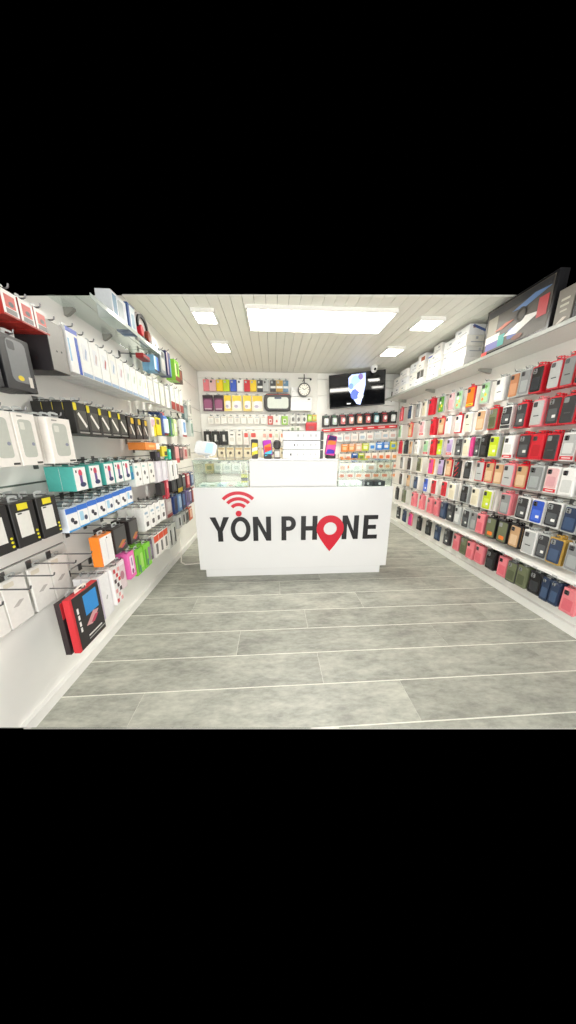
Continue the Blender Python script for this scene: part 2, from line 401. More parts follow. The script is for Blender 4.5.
# ------------------------------------------------------------------ right wall: seven rows of phone cases
ROWS = [
 (1.842, .207, """399 404 pink red 1;406 415 navy white 1;415 422 grey white 1;422 427 cream white 1;427 436 red red 2;436 446 green clear 1 3;447 455 rose white 1;455 464 mint clear 1 3;465 477 orange red 1 0 y;478 492 mint clear 1 3;493 507 white white 2 4;509 519 copper clear 2;520 529 grey clear 2;530 543 black red 3;549 560 silver red 2 4;562 575 grey red 2 4;579 592 black red 2"""),
 (1.572, .207, """396 404 mint white 1;406 415 tan red 1;417 427 rose white 1 0 r;428 437 red red 2;438 444 tan red 1;444 453 white white 1;454 463 white red 1;464 474 cream white 1 4;475 486 tan white 2;488 497 olive red 1;498 514 white white 2 5;516 527 charcoal red 2;531 544 silver pink 2 4;547 561 charcoal red 2;563 576 charcoal red 2 4;580 594 silver red 2"""),
 (1.306, .205, """397 403 red red 1;404 408 black black 1;409 412 tan clear 1;413 420 white white 1;421 430 mint white 1 0 r;430 436 red red 2;436 444 lime clear 1;444 454 lilac white 1 0 r;454 462 charcoal clear 1;463 470 cream white 1;471 473 magenta magenta 1;473 480 charcoal clear 2;481 486 black black 2;487 501 lime clear 2;502 516 white white 1 0 r;518 531 charcoal red 2;532 543 red red 3;545 559 charcoal red 2 4;561 575 silver white 2 0 r;580 594 charcoal red 2"""),
 (1.056, .205, """399 404 grey white 1;406 412 black white 1;414 424 olive cream 1;427 436 magenta orange 1;438 444 lilac black 1;446 451 tan red 1;452 462 black black 1 2;463 472 black white 1;475 484 silver red 1 4;485 493 tan red 1;494 502 tan clear 1;503 514 silver pink 2 4;515 527 tan red 1;528 543 grey clear 3;545 559 rose white 1 0 r;560 575 white white 2;580 594 lilac clear 2"""),
 (0.790, .200, """398 404 black white 1;405 411 tan clear 1;412 420 navy white 1;422 429 blue white 1;430 437 red white 1;439 448 red white 1;448 457 cream white 2;459 470 black clear 2;471 479 cream white 2;480 495 lime white 1;497 513 grey pink 2;515 529 charcoal white 1;530 543 blue white 1;544 561 charcoal white 1;563 577 navy clear 2;580 594 navy clear 2"""),
 (0.520, .208, """394 400 black black 1;401 406 olive olive 1;411 416 pink pink 2;418 423 pink pink 2;427 432 pink pink 2;434 439 pink pink 2;440 446 navy navy 2;447 453 charcoal charcoal 1;454 461 silver clear 1;463 469 charcoal clear 2;470 476 grey clear 2;476 484 pink pink 2;485 496 olive black 2 1;497 508 olive black 2 1;509 520 tan black 2;522 537 silver white 2 4;538 545 charcoal clear 1;546 563 navy gold 2;566 580 grey clear 2"""),
 (0.205, .195, """396 400 charcoal black 1;401 407 navy navy 1;409 412 magenta pink 1;414 423 black black 1;424 432 black black 1;434 440 navy navy 1;441 451 charcoal charcoal 2;452 459 pink pink 2;460 466 olive olive 2;467 474 pink pink 2;475 483 pink pink 2;484 496 black black 2;498 507 pink pink 2;508 516 olive charcoal 2;517 527 olive olive 2;528 540 black charcoal 2;541 549 navy navy 2;550 559 navy navy 2;561 577 pink pink 2"""),
]
ROWN = ['top', 'second', 'third', 'fourth', 'fifth', 'sixth', 'bottom']
RFACE = 2.165; CD = .016
for ri, (z0, h, txt) in enumerate(ROWS):
    items = [t.split() for t in txt.replace('\n', '').split(';')]
    ys = []
    for it in items:
        a = along(float(it[1]), z0+h/2, RFACE); b = along(float(it[0]), z0+h/2, RFACE)
        ys.append([(a+b)/2, min(max((b-a)*.97, .05), .108)])
    for i in range(len(ys)):                     # packs hang side by side without wide gaps
        g1 = ys[i-1][0]-ys[i][0] if i else 9
        g2 = ys[i][0]-ys[i+1][0] if i < len(ys)-1 else 9
        ys[i][1] = max(ys[i][1], min(.10, min(g1, g2)*.94))
    # items go from far to near: keep neighbours clear of one another
    for i in range(len(ys)-1):
        gap = ys[i][0]-ys[i+1][0]-.004
        tot = (ys[i][1]+ys[i+1][1])/2
        if tot > gap:
            f = gap/tot; ys[i][1] *= f; ys[i+1][1] *= f
    N = len(items)
    for i, it in enumerate(items):
        y, wd = ys[i]; y += 0; wd = max(round(wd/.004)*.004-.001, .03)
        if y > YB-.08: continue
        case, frame, n = it[2], it[3], int(it[4]); style = int(it[5]) if len(it) > 5 else 0
        lab = {'r': 'red', 'y': 'yellow'}.get(it[6]) if len(it) > 6 else ''
        if style == 5: lab = 'charcoal'; style = 0; case = 'charcoal'
        n = min(n+(1 if float(it[0]) > 478 else 0), 4)
        key = ('case', wd, h, frame, case, lab or '', style)
        onm = ORD[N-1-i]
        if case == frame: desc = '%s phone case' % case
        elif frame == 'clear': desc = '%s phone case in clear pack' % case
        else: desc = '%s phone case in %s pack' % (case, frame)
        rn = ROWN[ri]
        fl_ = '%s, %s from near end, %s row, right wall' % (desc, onm, rn)
        bl_ = '%s pack # back on %s hook from near end, %s row, right wall' % (frame if frame != 'clear' else 'clear-edged', onm, rn)
        jz = 0
        hang('R', key, lambda: build_case_pack(wd, h, CD, frame, case, lab or '', style), y, z0+jz, RFACE+random.uniform(-.008, .008), h, CD, n, fl_, bl_, 'phone case', 'phone cases on the right wall')

# white ledge above the bottom row and shelf near the ceiling on the right wall
led = struct(obj('trim_1', box_me(XR-.165, XR, 1.35, 4.83, .443, .473, .003), mat('f2f1ec', .35, var=.01)))
for k in range(22):
    y = 1.5+k*.15
    if y < 4.75: P(led, 'price_rail_clip', box_me(-.004, 0, -.018, .018, -.016, .0, .001), mat('silver', .3), (XR-.166, y, .458))
sh = thing('wall_shelf'); PART[sh.name] = []
SZ = 2.228
P(sh, 'shelf_board', box_me(1.985, XR-.001, 1.55, 4.82, SZ-.022, SZ-.002, .002), mat('dcdcd6', .3, var=.02))
P(sh, 'front_rail', box_me(1.972, 1.985, 1.55, 4.82, SZ-.026, SZ+.004, .002), mat('a2a59e', .35))
for y in (1.85, 2.84, 3.8, 4.6):
    b = P(sh, 'bracket', poly_me('brk', [(0, 0), (.13, 0), (.13, -.014), (.03, -.04), (0, -.045)], -.014, .014), mat('9a9a92', .4), (XR-.001, y, SZ-.024), (0, 0, pi))
tag(sh, 'long pale shelf with metal front rail below ceiling, right wall', 'shelf')

# stacked white cartons on the shelf
mk = ('r', .1, .5, .3, .12, 'silver', 'printed_mark'); mb = ('r', 0, .75, .9, .14, 'blue', 'printed_band'); ml = ('r', -.2, .4, .2, .2, 'paleblue', 'printed_mark')
pos = ['nearest', 'second', 'third', 'fourth', 'fifth', 'sixth', 'seventh', 'eighth']
cols = [(2.86, 3.085), (3.10, 3.285), (3.30, 3.47), (3.485, 3.61), (3.635, 3.82), (3.84, 4.05), (4.065, 4.29), (4.31, 4.56)]
lay = ['bottom', 'second', 'third', 'top']
for i, (a, b) in enumerate(cols):
    nl = (4, 3, 4, 3, 4, 3, 3, 2)[i]; tot = (.40, .365, .395, .335, .39, .35, .325, .28)[i]
    xf = (2.0, 2.03, 2.008, 2.035, 2.006, 2.028, 2.004, 2.02)[i]; z = SZ
    for k in range(nl):
        hh = tot/nl; wd = b-a-.004-.008*((k+i) % 2); body = ('efeeea', 'e2e2de', 'ebe9e2', 'e6e7e8')[(i+k) % 4]
        decs = [('r', -.3+.15*((k*3+i) % 4), .62, .22, .16, '9aa0a8', 'printed_mark'), ('r', .1, .3, .5, .07, 'b4b6b8', 'printed_line'), ('r', -.12, .16, .4, .05, 'c0c2c4', 'printed_line')]
        lab = 'white carton with faint print, %s layer of %s stack on right shelf' % (lay[k] if k < nl-1 else 'top', pos[i])
        if i == 0 and k == nl-1: lab = 'white carton with blue slanted band, top of nearest stack on right shelf'
        if i == 4 and k == 1: decs = [('r', -.25, .5, .42, .9, '3a3832'), ('r', .25, .5, .42, .9, '55524a')]; lab = 'carton with dark brown printed panels, second layer of fifth shelf stack'
        if i == 4 and k == 3: decs = [('r', .2, .4, .5, .5, 'a4522f')]; lab = 'white carton with rust picture on top of fifth shelf stack'
        if i == 3 and k == 2: decs = [ml, mb]; lab = 'white carton with blue band on top of fourth shelf stack'
        o = build_box('carton_box', wd, hh-.0025, .27-.01*(k % 2), body, decs, False, .003)
        if i == 0:      # prints on the end that faces the shop entrance
            if k == nl-1: P(o, 'printed_band', finish(('endband',), lambda bm: bm_prism(bm, [(-.1, .075), (-.085, .094), (.1, .035), (.1, .012)], -.0012, .0004)), mat('4a62a4', .4), (wd/2, -.13, 0), (0, 0, R(90)))
            else: P(o, 'printed_line', box_me(-.001, .0012, -.22, -.05, -.004, .004, 0), mat('a8acb4', .4), (wd/2, 0, hh*(.35+.2*(k % 2))))
            P(o, 'printed_mark', box_me(-.001, .0012, -.012, .012, -.012, .012, 0), mat('b08c94' if k == nl-1 else 'b4b8c0', .4), (wd/2, -.06-.05*k, hh*.72))
        o.location = (xf+.27+.004*((k+i) % 2), (a+b)/2+.003*((k*2+i) % 3-1), z); o.rotation_euler = (0, 0, RIGHT)
        tag(o, lab, 'box', 'cartons stacked on the right shelf'); z += hh
# big showbox with microphone picture and one more dark box beside it
mb_ = thing('microphone_set_box'); PART[mb_.name] = []
W_, H_, D_ = .62, .395, .075
P(mb_, 'carton', box_me(-W_/2, W_/2, -D_, 0, 0, H_, .003), mat('2a2a2c', .25))
for s in [('r', 0, .52, .93, .86, '58534c', 'picture_ground'), ]: base = decal(mb_, D_, W_, H_, s)
dd = D_+EPS
for s in [('r', -.36, .62, .16, .5, '9d988a', 'printed_picture'), ('r', 0, .86, .9, .14, '3c3c3e', 'printed_band'), ('r', -.33, .34, .24, .16, 'e9e3dc', 'printed_picture'),
          ('r', -.30, .20, .26, .15, '7577b0', 'printed_picture'), ('r', -.17, .24, .1, .22, '46a7a0', 'printed_picture'), ('rr', .0, .28, .14, .2, '5567a8', 'printed_picture'),
          ('d', .12, .36, .5, .26, 'f2f0ea', 'printed_flash'), ('r', .38, .5, .12, .34, 'c74a4e', 'printed_picture'), ('d', .2, .74, .5, .16, '6f8fc0', 'printed_flash'),
          ('d', -.15, .5, .3, .1, 'c8684c', 'printed_flash'), ('o', .09, .16, .16, .1, '7a4a38', 'printed_picture'), ('r', -.44, .07, .1, .1, 'e0453a', 'printed_corner')]:
    dd += .0004; decal(mb_, dd, W_, H_, s)
P(mb_, 'headphone_picture', finish(('hp',), lambda bm: ring_bm(bm, circ(.045, 18, 0, 0, 1, 1.2), circ(.034, 18, 0, 0, 1, 1.2), -.002, .0004)), mat('33302e', .4), (.06, -dd, H_*.55))
mb_.location = (2.02+D_, 2.335, SZ+.001); mb_.rotation_euler = (0, 0, RIGHT)
tag(mb_, 'large dark showbox with headphone picture on right shelf beside white cartons', 'box')
o = build_box('gadget_box', .11, .235, .2, '8b857b', [('r', 0, .7, .5, .06, 'cfcabb'), ('r', 0, .55, .5, .06, 'cfcabb'), ('r', 0, .4, .4, .05, 'cfcabb'), ('d', 0, .15, .6, .16, 'e3d9cc')], False)
o.location = (2.02+.2, 1.94, SZ+.001); o.rotation_euler = (0, 0, RIGHT); tag(o, 'narrow grey-brown box next to dark showbox on right shelf', 'box')
o = build_box('gadget_box', .22, .215, .2, '23232a', [('rr', .1, .4, .5, .5, '4a4c58'), ('d', .1, .45, .6, .2, 'd9dce0')], False)
o.location = (2.02+.2, 1.765, SZ+.001); o.rotation_euler = (0, 0, RIGHT); tag(o, 'black box at the near end of the right shelf', 'box')

# ------------------------------------------------------------------ left wall products
def LH(name, desc, cat, y, wd, z0, h, face, n, d, body, decs, where, tabm=True, hook_on=True):
    key = ('box', name, wd, h, d, body, str(decs))
    group = desc.split(',')[0] + ' on left wall'
    hang('L', key, lambda: build_box(name, wd, h, d, body, decs, tabm), y, z0, face, h, d, n,
         '%s, %s' % (desc, where), '%s, # back behind the one %s' % (' '.join(desc.split()[:3]), where), cat, group, hook_on)
def seq(n): return ['nearest of its row']+[ORD[k]+' from near end of its row' for k in range(1, n)]

# boxes cut by the top of the view
for k, y in enumerate((1.262, 1.335, 1.406)):
    LH('earphone_box', 'white box with red and black picture', 'box', y, .064, 1.915, .092, -1.05, 4, .048, 'a83028', (('r', 0, .52, .99, .95, 'f2efe9', 'front_panel'), ('r', 0, .58, .68, .5, 'c8402f'), ('o', .05, .5, .34, .2, '3a3a3c'), ('r', 0, .2, .68, .2, '6d6a68'), ('r', 0, .04, 1, .07, 'b03028')), 'top left, '+('nearest', 'middle', 'farthest')[k])
for k, y in enumerate((1.14, 1.297)):
    LH('rugged_case_pack', 'black boxed case with grey window and yellow sticker', 'phone case', y, .140, 1.645, .215, -1.10, 4, .03, '222224', (('rr', .02, .55, .62, .78, '77797a', 'window'), ('rr', -.14, .82, .22, .16, '2c2d30', 'camera_print'), ('o', -.02, .24, .2, .1, 'e2c81c', 'sticker'), ('r', .3, .2, .12, .2, 'd8d2c8', 'label_strip')), 'upper left, '+('nearest', 'below red boxes')[k])
LH('speaker_box', 'tall black box with plain grey front', 'box', 1.476, .104, 1.765, .222, -1.05, 1, .2, '232022', (('r', 0, .5, .98, .97, '8f8c86', 'front_panel'), ('o', -.12, .42, .08, .04, '2a2a2a', 'dot'), ('o', .16, .44, .08, .04, '2a2a2a', 'dot')), 'hanging before the blue-striped white box')
LH('cable_box', 'white box with bright blue top and stripe', 'box', 1.583, .078, 1.79, .213, -1.045, 3, .066, 'f0efec', (('r', 0, .95, 1, .1, '2f50b4'), ('r', .3, .42, .24, .84, '3556b8'), ('r', -.42, .5, .12, .5, '9cc3dd')), 'beside tall black box', True)
for k in range(9):
    y = 1.672+.0865*k
    body = ('f1f0ec', 'eeeeea', 'f2f1ee', 'ecebe4')[k % 4]
    acc = ('a9b6cc', 'c7b6b2', 'b66a66', '9fb4c8', 'c9a6a8', 'b0c4bc', 'c2ccb0', 'b9c9a0', 'cfcfae')[k]
    LH('cable_box', 'white cable box with faint print and pale blue foot', 'box', y, .078, 1.79, .208-.002*k, -1.05, 3, .06, body, (('r', 0, .62, .5, .4, 'e2e4e6'), ('d', .05, .58, .3, .3, acc), ('r', 0, .06, .96, .09, '9ab2cc')), 'upper row, '+ORD[k]+' after striped box')
for k, (y, c) in enumerate(((2.49, 'e9e8e0'), (2.61, 'f2f1ee'), (2.73, 'dfe2d4'), (2.86, 'e6e3df'))):
    LH('adapter_pack', 'pale slim adapter pack', 'adapter', y, .08, 1.80, .2, -1.06, 2, .05, c, (('rr', 0, .5, .5, .5, 'cfd1ce'), ('r', 0, .9, .8, .08, 'b7bbb4')), 'upper left row, '+ORD[k]+' after white cable boxes')
for k, y in enumerate((3.0, 3.13, 3.26)):
    LH('cable_pack', 'clear cable pack with dark red foot', 'cable', y, .105, 1.80, .23, -1.06, 2, .03, 'd3d6d2', (('r', 0, .18, 1, .34, '8f2a26'), ('o', 0, .65, .5, .24, 'eceeec'), ('o', 0, .65, .3, .14, 'b9bdb8')), 'far upper left, '+ORD[k]+' from near end')
LH('cable_pack', 'dark teal cable pack', 'cable', 3.45, .14, 1.72, .2, -1.08, 1, .03, '5c6f70', (('rr', 0, .5, .7, .6, '8b9c9a'),), 'far left near back wall')
# hanging above, under the ceiling
LH('cable_pack', 'small red pack with dark foot', 'cable', 2.46, .12, 2.12, .035, -1.05, 1, .06, '9c2c2c', (('r', 0, .12, 1, .25, '30302e'),), 'below glass shelf end', True)
LH('selfie_stick_box', 'light blue striped box', 'box', 2.645, .1, 2.075, .13, -1.05, 2, .05, '7fb4d4', (('r', .3, .5, .3, 1, '2a56b0'), ('r', -.3, .5, .2, .9, 'e8f0f2'), ('r', 0, .06, 1, .1, '2a2c34')), 'top left beyond glass shelf')
LH('selfie_stick_box', 'grey boxed gadget with dark round top', 'box', 2.805, .12, 2.10, .205, -1.05, 2, .05, '7c8486', (('o', 0, .82, .6, .24, '3d3f40'), ('rr', 0, .4, .6, .5, 'b4b4ae')), 'top left beside striped blue box')
LH('selfie_stick_box', 'navy gadget box with pale stripe', 'box', 2.955, .105, 2.115, .225, -1.05, 2, .05, '222a5e', (('r', -.3, .5, .25, .9, 'a89a9c'), ('r', .35, .4, .2, .7, '6b93c0')), 'top left before green box')
LH('selfie_stick_box', 'lime green gadget box with brown foot', 'box', 3.22, .13, 2.13, .21, -1.06, 2, .05, '86c440', (('r', 0, .12, 1, .24, '7a3a2a'), ('r', .05, .6, .2, .5, '35402c'), ('r', -.35, .5, .2, .6, 'e2d8b8')), 'top far left near back wall')
# glass shelf
gs = thing('glass_shelf'); PART[gs.name] = []
P(gs, 'glass_panel', box_me(XL+.001, -1.035, 1.78, 2.733, 2.236, 2.246, .001), GLASS)
P(gs, 'front_lip', box_me(-1.035, -1.031, 1.78, 2.733, 2.236, 2.262, .0008), mat('c8d2cc', .15))
for y in (2.27, 1.9): P(gs, 'bracket', poly_me('brk2', [(0, 0), (.06, 0), (.06, -.012), (.02, -.04), (0, -.045)], -.012, .012), mat('8a8a82', .4), (XL+.001, y, 2.235))
tag(gs, 'clear glass shelf below the ceiling on the left wall', 'shelf')
def on_shelf(name, lab, cat, y, wd, h, d, body, decs, face=-1.05):
    o = build_box(name, wd, h, d, body, decs, False); o.location = (face-d, y, 2.247); o.rotation_euler = (0, 0, LEFT); return tag(o, lab, cat, 'boxes on the glass shelf')
on_shelf('gadget_box', 'white box with blue figures lying first on glass shelf', 'box', 2.125, .18, .165, .1, 'e2e6e8', (('r', -.3, .55, .24, .7, '7fa0bc'), ('rr', .08, .5, .36, .7, 'aab4b8'), ('r', .4, .5, .1, .6, 'dfe7ea')))
on_shelf('gadget_box', 'slim box with blue edge on glass shelf beside headphone pack', 'box', 2.29, .1, .19, .1, '3f5f9c', (('r', .1, .5, .75, .9, 'cfd9de'), ('rr', .1, .45, .4, .5, '8fb0c4')))
on_shelf('gadget_box', 'small plain white box at far end of glass shelf', 'box', 2.665, .12, .11, .1, 'f0ece6', (('o', .1, .5, .2, .2, '4a4a4a'),))
hp = thing('headphone_pack'); PART[hp.name] = []
P(hp, 'backing_card', poly_me('hpc', [(-.1, 0), (.1, 0), (.1, .14)]+[(.1*cos(R(a)), .13+.09*sin(R(a))) for a in range(15, 180, 15)]+[(-.1, .14)], -.02, 0), mat('c9c2be', .4))
P(hp, 'headband', finish(('hpb',), lambda bm: ring_bm(bm, [(.088*cos(R(a)), .12+.09*sin(R(a))) for a in range(0, 360, 15)], [(.07*cos(R(a)), .115+.07*sin(R(a))) for a in range(0, 360, 15)], -.035, -.02)), mat('black', .4))
for s in (-1, 1): P(hp, 'ear_cup', poly_me(('ec', s), circ(.034, 16, s*.06, .075, .8, 1.2), -.05, -.02, .004), mat('rust' if s > 0 else 'red', .4))
hp.location = (-1.09, 2.48, 2.247); hp.rotation_euler = (0, 0, LEFT); tag(hp, 'black and red headphone pack standing on glass shelf', 'headphones')

# second row
for k, (y, wd) in enumerate(((1.043, .096), (1.145, .096), (1.318, .135))):
    LH('case_box', 'white boxed clear phone case with grey window', 'phone case', y, wd, 1.33, .205, -1.0, 5, .036, 'f1ece4', (('rr', -.02, .52, .6, .72, 'bfc2b8', 'window'), ('rr', -.16, .76, .2, .14, 'dcdcd2', 'camera_print'), ('o', .17, .42, .14, .07, '8b8fa0', 'clasp'), ('r', .3, .05, .26, .04, '4a4844', 'printed_mark'), ('r', -.2, .94, .2, .025, '9a968e', 'printed_mark')), 'left, '+('nearest', 'middle of three', 'farthest of three')[k])
for k in range(5):
    y = 1.546+.1*k
    LH('charger_pack', 'black charger pack with yellow corner and white cable', 'charger', y, .094, 1.475, .163-.002*k, -1.05, 4, .05, '242321', (('rr', -.36, .86, .24, .24, 'e6d51e', 'sticker'), ('r', .08, .45, .8, .62, '4d4c46', 'window'), ('e', .08, .45, .66, .5, 'edebe4', 'printed_cable'), ('r', .1, .05, .8, .05, '97958e', 'printed_mark')), 'left, '+ORD[k]+' from near end')
for k in range(3):
    y = 2.06+.105*k
    LH('charger_pack', 'black plug pack with yellow and white marks', 'charger', y, .09, 1.47, .155, -1.05, 3, .05, '2a2422', (('rr', .2, .82, .4, .26, 'd8b42c', 'sticker'), ('e', .1, .4, .5, .5, 'e6e2dc', 'printed_cable'), ('rr', -.25, .35, .3, .3, '6a5a52')), 'left, '+ORD[k]+' beyond cable chargers')
LH('long_box', 'flat orange box with white end', 'box', 2.37, .27, 1.385, .06, -1.05, 1, .14, 'e88a3c', (('r', .36, .5, .26, .9, 'efe9e0'), ('r', -.1, .5, .4, .3, 'f3b26c')), 'under black plug packs')
LH('gadget_pack', 'white and yellow gadget pack', 'gadget', 2.425, .08, 1.50, .16, -1.05, 2, .04, 'e9e4d8', (('rr', 0, .7, .8, .4, 'c8a8b8'), ('r', .25, .3, .4, .6, 'e6cf22')), 'left beside blue bottle pack')
LH('gadget_pack', 'bright yellow gadget pack', 'gadget', 2.54, .1, 1.515, .155, -1.05, 2, .04, 'e6d01c', (('rr', -.1, .75, .6, .3, '6b5a3c'),), 'left before navy pack')
LH('gadget_pack', 'tall navy gadget pack', 'gadget', 2.645, .075, 1.515, .21, -1.06, 2, .05, '243a68', (('r', .2, .5, .4, .8, '31508e'),), 'left between yellow and blue packs')
can = thing('bottle_pack'); PART[can.name] = []
def lathe(bm, prof, n=18):
    rings = [[bm.verts.new((r*cos(2*pi*k/n), r*sin(2*pi*k/n), z)) for k in range(n)] for r, z in prof]
    for a, b in zip(rings[:-1], rings[1:]):
        for k in range(n): bm.faces.new((a[k], a[(k+1) % n], b[(k+1) % n], b[k]))
    bm.faces.new(rings[0][::-1]); bm.faces.new(rings[-1])
P(can, 'bottle', finish(('btl',), lambda bm: lathe(bm, [(.05, 0), (.054, .006), (.054, .165), (.048, .178), (.03, .184)])), mat('3f74c4', .3))
P(can, 'cap', finish(('btc',), lambda bm: lathe(bm, [(.032, .182), (.034, .186), (.034, .205), (.03, .21)])), mat('e2837c', .4))
P(can, 'label_band', finish(('btlb',), lambda bm: lathe(bm, [(.0545, .02), (.0548, .021), (.0548, .15), (.0545, .151)])), mat('d2e2ee', .4), (.012, -.004, 0))
P(can, 'foot_ring', finish(('btf',), lambda bm: lathe(bm, [(.05, -.004), (.056, -.003), (.056, .014), (.0545, .015)])), mat('rust', .4))
can.location = (-1.11, 2.755, 1.528); tag(can, 'blue and white bottle-shaped pack with pink cap hanging on left wall', 'bottle'); hook(wl, XL, 2.755, 1.745, LEFT, .2)
LH('gadget_pack', 'green blister pack', 'gadget', 2.88, .09, 1.52, .19, -1.06, 2, .04, '4f8a4c', (('r', -.25, .5, .3, .9, '2f4f7c'), ('r', .3, .4, .25, .6, 'b9d088')), 'left beyond blue bottle pack')
LH('gadget_pack', 'pale lime blister pack', 'gadget', 2.99, .08, 1.53, .17, -1.06, 1, .04, 'c5d69c', (('rr', 0, .5, .6, .5, 'e6ead8'),), 'left beyond green pack')
LH('gadget_pack', 'white pack with blue picture', 'gadget', 3.28, .14, 1.53, .2, -1.06, 1, .04, 'eceeee', (('rr', .05, .55, .55, .6, '6f9fd0'), ('r', 0, .06, 1, .12, '9c4a48')), 'far left before looped black cable')
loop = obj('looped_cable', tube_me('loop', [(-1.16+.02*sin(a*3), 3.47+.06*sin(a), 1.70+.14*cos(a)) for a in [i*2*pi/24 for i in range(25)]], .009), mat('black', .5)); tag(loop, 'looped black cable hanging on the far left wall', 'cable'); hook(wl, XL, 3.47, 1.83, LEFT, .14)
LH('gadget_pack', 'black pack with small yellow mark', 'gadget', 2.47, .1, 1.285, .085, -1.06, 1, .05, '29282c', (('rr', .1, .6, .4, .4, '54486a'),), 'under flat orange box')
LH('gadget_pack', 'small yellow pack', 'gadget', 2.63, .12, 1.32, .095, -1.06, 1, .05, 'd8c832', (('r', .2, .3, .5, .4, '3f3a2c'),), 'above white lilac boxes')
LH('gadget_pack', 'narrow turquoise pack', 'gadget', 2.76, .055, 1.285, .105, -1.06, 1, .05, '35c4a4', (('r', 0, .8, .7, .2, 'a9e2d4'),), 'between yellow and black packs')
LH('gadget_pack', 'black slim pack', 'gadget', 2.85, .08, 1.285, .14, -1.06, 1, .05, '2c2426', (('r', .2, .4, .3, .6, '6a4a4a'),), 'beside narrow turquoise pack')
LH('gadget_pack', 'pink pack with red foot', 'gadget', 2.97, .11, 1.24, .175, -1.06, 1, .05, 'd99a98', (('r', 0, .14, .9, .28, 'c04a4c'),), 'far left beyond black slim pack')
# third row
for k, y in enumerate((.985, 1.1, 1.218)):
    LH('power_bank_box', 'black power bank box with yellow tag and white window', 'power bank', y, .104, .995, .188, -1.05, 3, .062, '201f1e', (('r', -.04, .5, .56, .56, 'e4e2da', 'window'), ('r', 0, .9, .42, .14, 'e8d820', 'sticker'), ('r', -.18, .75, .16, .03, '3a3a38', 'printed_mark'), ('o', .38, .28, .1, .055, 'e2d81e', 'dot'), ('o', .38, .19, .1, .055, 'e2d81e', 'dot'), ('o', .38, .1, .1, .055, 'e2d81e', 'dot')), ('nearest of three', 'middle of three', 'farthest of three')[k])
for k, y in enumerate((1.457, 1.577, 1.71, 1.812, 1.908)):
    LH('phone_mount_box', 'teal box with white front and red holder picture', 'phone mount', y, .093, 1.174, .13+.003*k, -1.05, 2, .07, '4fb0a6', (('r', .0, .48, .92, .94, 'f2f1ef', 'front_panel'), ('o', .02, .72, .3, .3, 'd0405c'), ('r', .02, .45, .2, .36, '6a4a8c'), ('o', .1, .24, .46, .2, '2b3560'), ('r', -.3, .8, .08, .1, '3a3a3a', 'printed_mark')), ORD[k]+' from near end')
LH('phone_mount_box', 'small teal box with blue lower half', 'box', 1.975, .03, 1.17, .1, -1.05, 1, .06, '3fa8b4', (('r', 0, .3, 1, .5, '2a86b8'),), 'end of teal row')
for k, (y, c) in enumerate(((2.06, 'efeeea'), (2.175, 'f1f0ec'), (2.29, 'eeeae4'))):
    LH('earphone_box', 'white box with small dark earphones', 'earphones', y, .1, 1.11, .175, -1.05, 3, .062, c, (('o', -.1, .55, .3, .2, '6a6a68'), ('o', .2, .3, .2, .12, '55524e'), ('r', -.2, .85, .3, .08, '9cc9c4')), 'third left row, '+ORD[k]+' after teal boxes')
for k, y in enumerate((2.44, 2.56)):
    LH('earphone_box', 'pale lilac tall box', 'box', y, .105, 1.095, .185, -1.05, 3, .06, 'e2dde4', (('r', .3, .5, .06, .95, 'c6bccb'), ('rr', -.1, .5, .4, .4, 'ebe7ec')), ('nearer one', 'farther one')[k]+' above red packs')
for k, y in enumerate((2.72, 2.85)):
    LH('earphone_box', 'white box with black side slot', 'box', y, .115, 1.075, .195, -1.05, 2, .06, 'efecea', (('r', .32, .5, .16, .6, '33302f'), ('r', -.3, .5, .08, .9, 'd0ccd2')), ('nearer one', 'farther one')[k]+' beside lilac boxes')
# fourth row
for k in range(8):
    y = 1.345+.0785*k
    dec = [('r', 0, .42, .96, .66, 'f1f1f0', 'front_panel'), ('r', 0, .88, 1, .22, '2d6fce', 'top_band'), ('r', 0, .045, 1, .07, '4aa0dc', 'foot_band')]
    dec += [('o', -.05, .48, .3, .2, '3a3a44'), ('o', .16, .34, .34, .16, '2d2d36')] if k % 3 != 1 else [('rr', -.18, .5, .34, .4, 'a8d0e6'), ('o', .2, .38, .3, .22, '4a4e66')]
    LH('earphone_pack', 'blue and white earphone pack', 'earphones', y, .075, .975+.004*k, .125, -1.05, 3, .05, 'dfe6ee', tuple(dec), ORD[k]+' from near end')
for k, y in enumerate((2.10, 2.205, 2.31, 2.42)):
    LH('earphone_box', 'white box with dark square picture', 'earphones', y, .095, .735, .185, -1.05, 3, .065, 'f0eeea', (('rr', 0, .28, .42, .22, '57524f'), ('r', -.05, .78, .5, .1, '9fb6c6'), ('r', .1, .6, .3, .06, 'b9bcbc', 'printed_mark')), ORD[k]+' from near end')
LH('gadget_pack', 'black pack with red edge', 'gadget', 2.50, .1, .955, .12, -1.06, 1, .05, '2b2628', (('r', .42, .5, .14, 1, 'c0404a'),), 'below pale lilac boxes')
LH('gadget_pack', 'narrow red hanging pack', 'gadget', 2.605, .055, .905, .19, -1.06, 1, .05, 'd24a58', (('r', 0, .7, .5, .3, 'e8a0a4'),), 'between black packs')
LH('gadget_pack', 'black tool pack', 'gadget', 2.78, .13, .945, .125, -1.06, 2, .05, '232428', (('r', 0, .5, .3, .7, '4a4c50'),), 'below white slotted boxes')
LH('gadget_pack', 'black pack with bright yellow foot', 'gadget', 2.95, .14, .915, .17, -1.06, 2, .05, '222226', (('r', 0, .14, 1, .28, 'e2c81c'), ('rr', 0, .6, .5, .4, '3a3a40')), 'left wall near counter')
LH('gadget_pack', 'grey pack with dark red foot', 'gadget', 2.59, .13, .715, .185, -1.06, 2, .05, 'b9a8a6', (('r', 0, .1, 1, .2, '8a2c2c'), ('rr', 0, .6, .6, .5, 'cfc6c4')), 'left before blue phone packs')
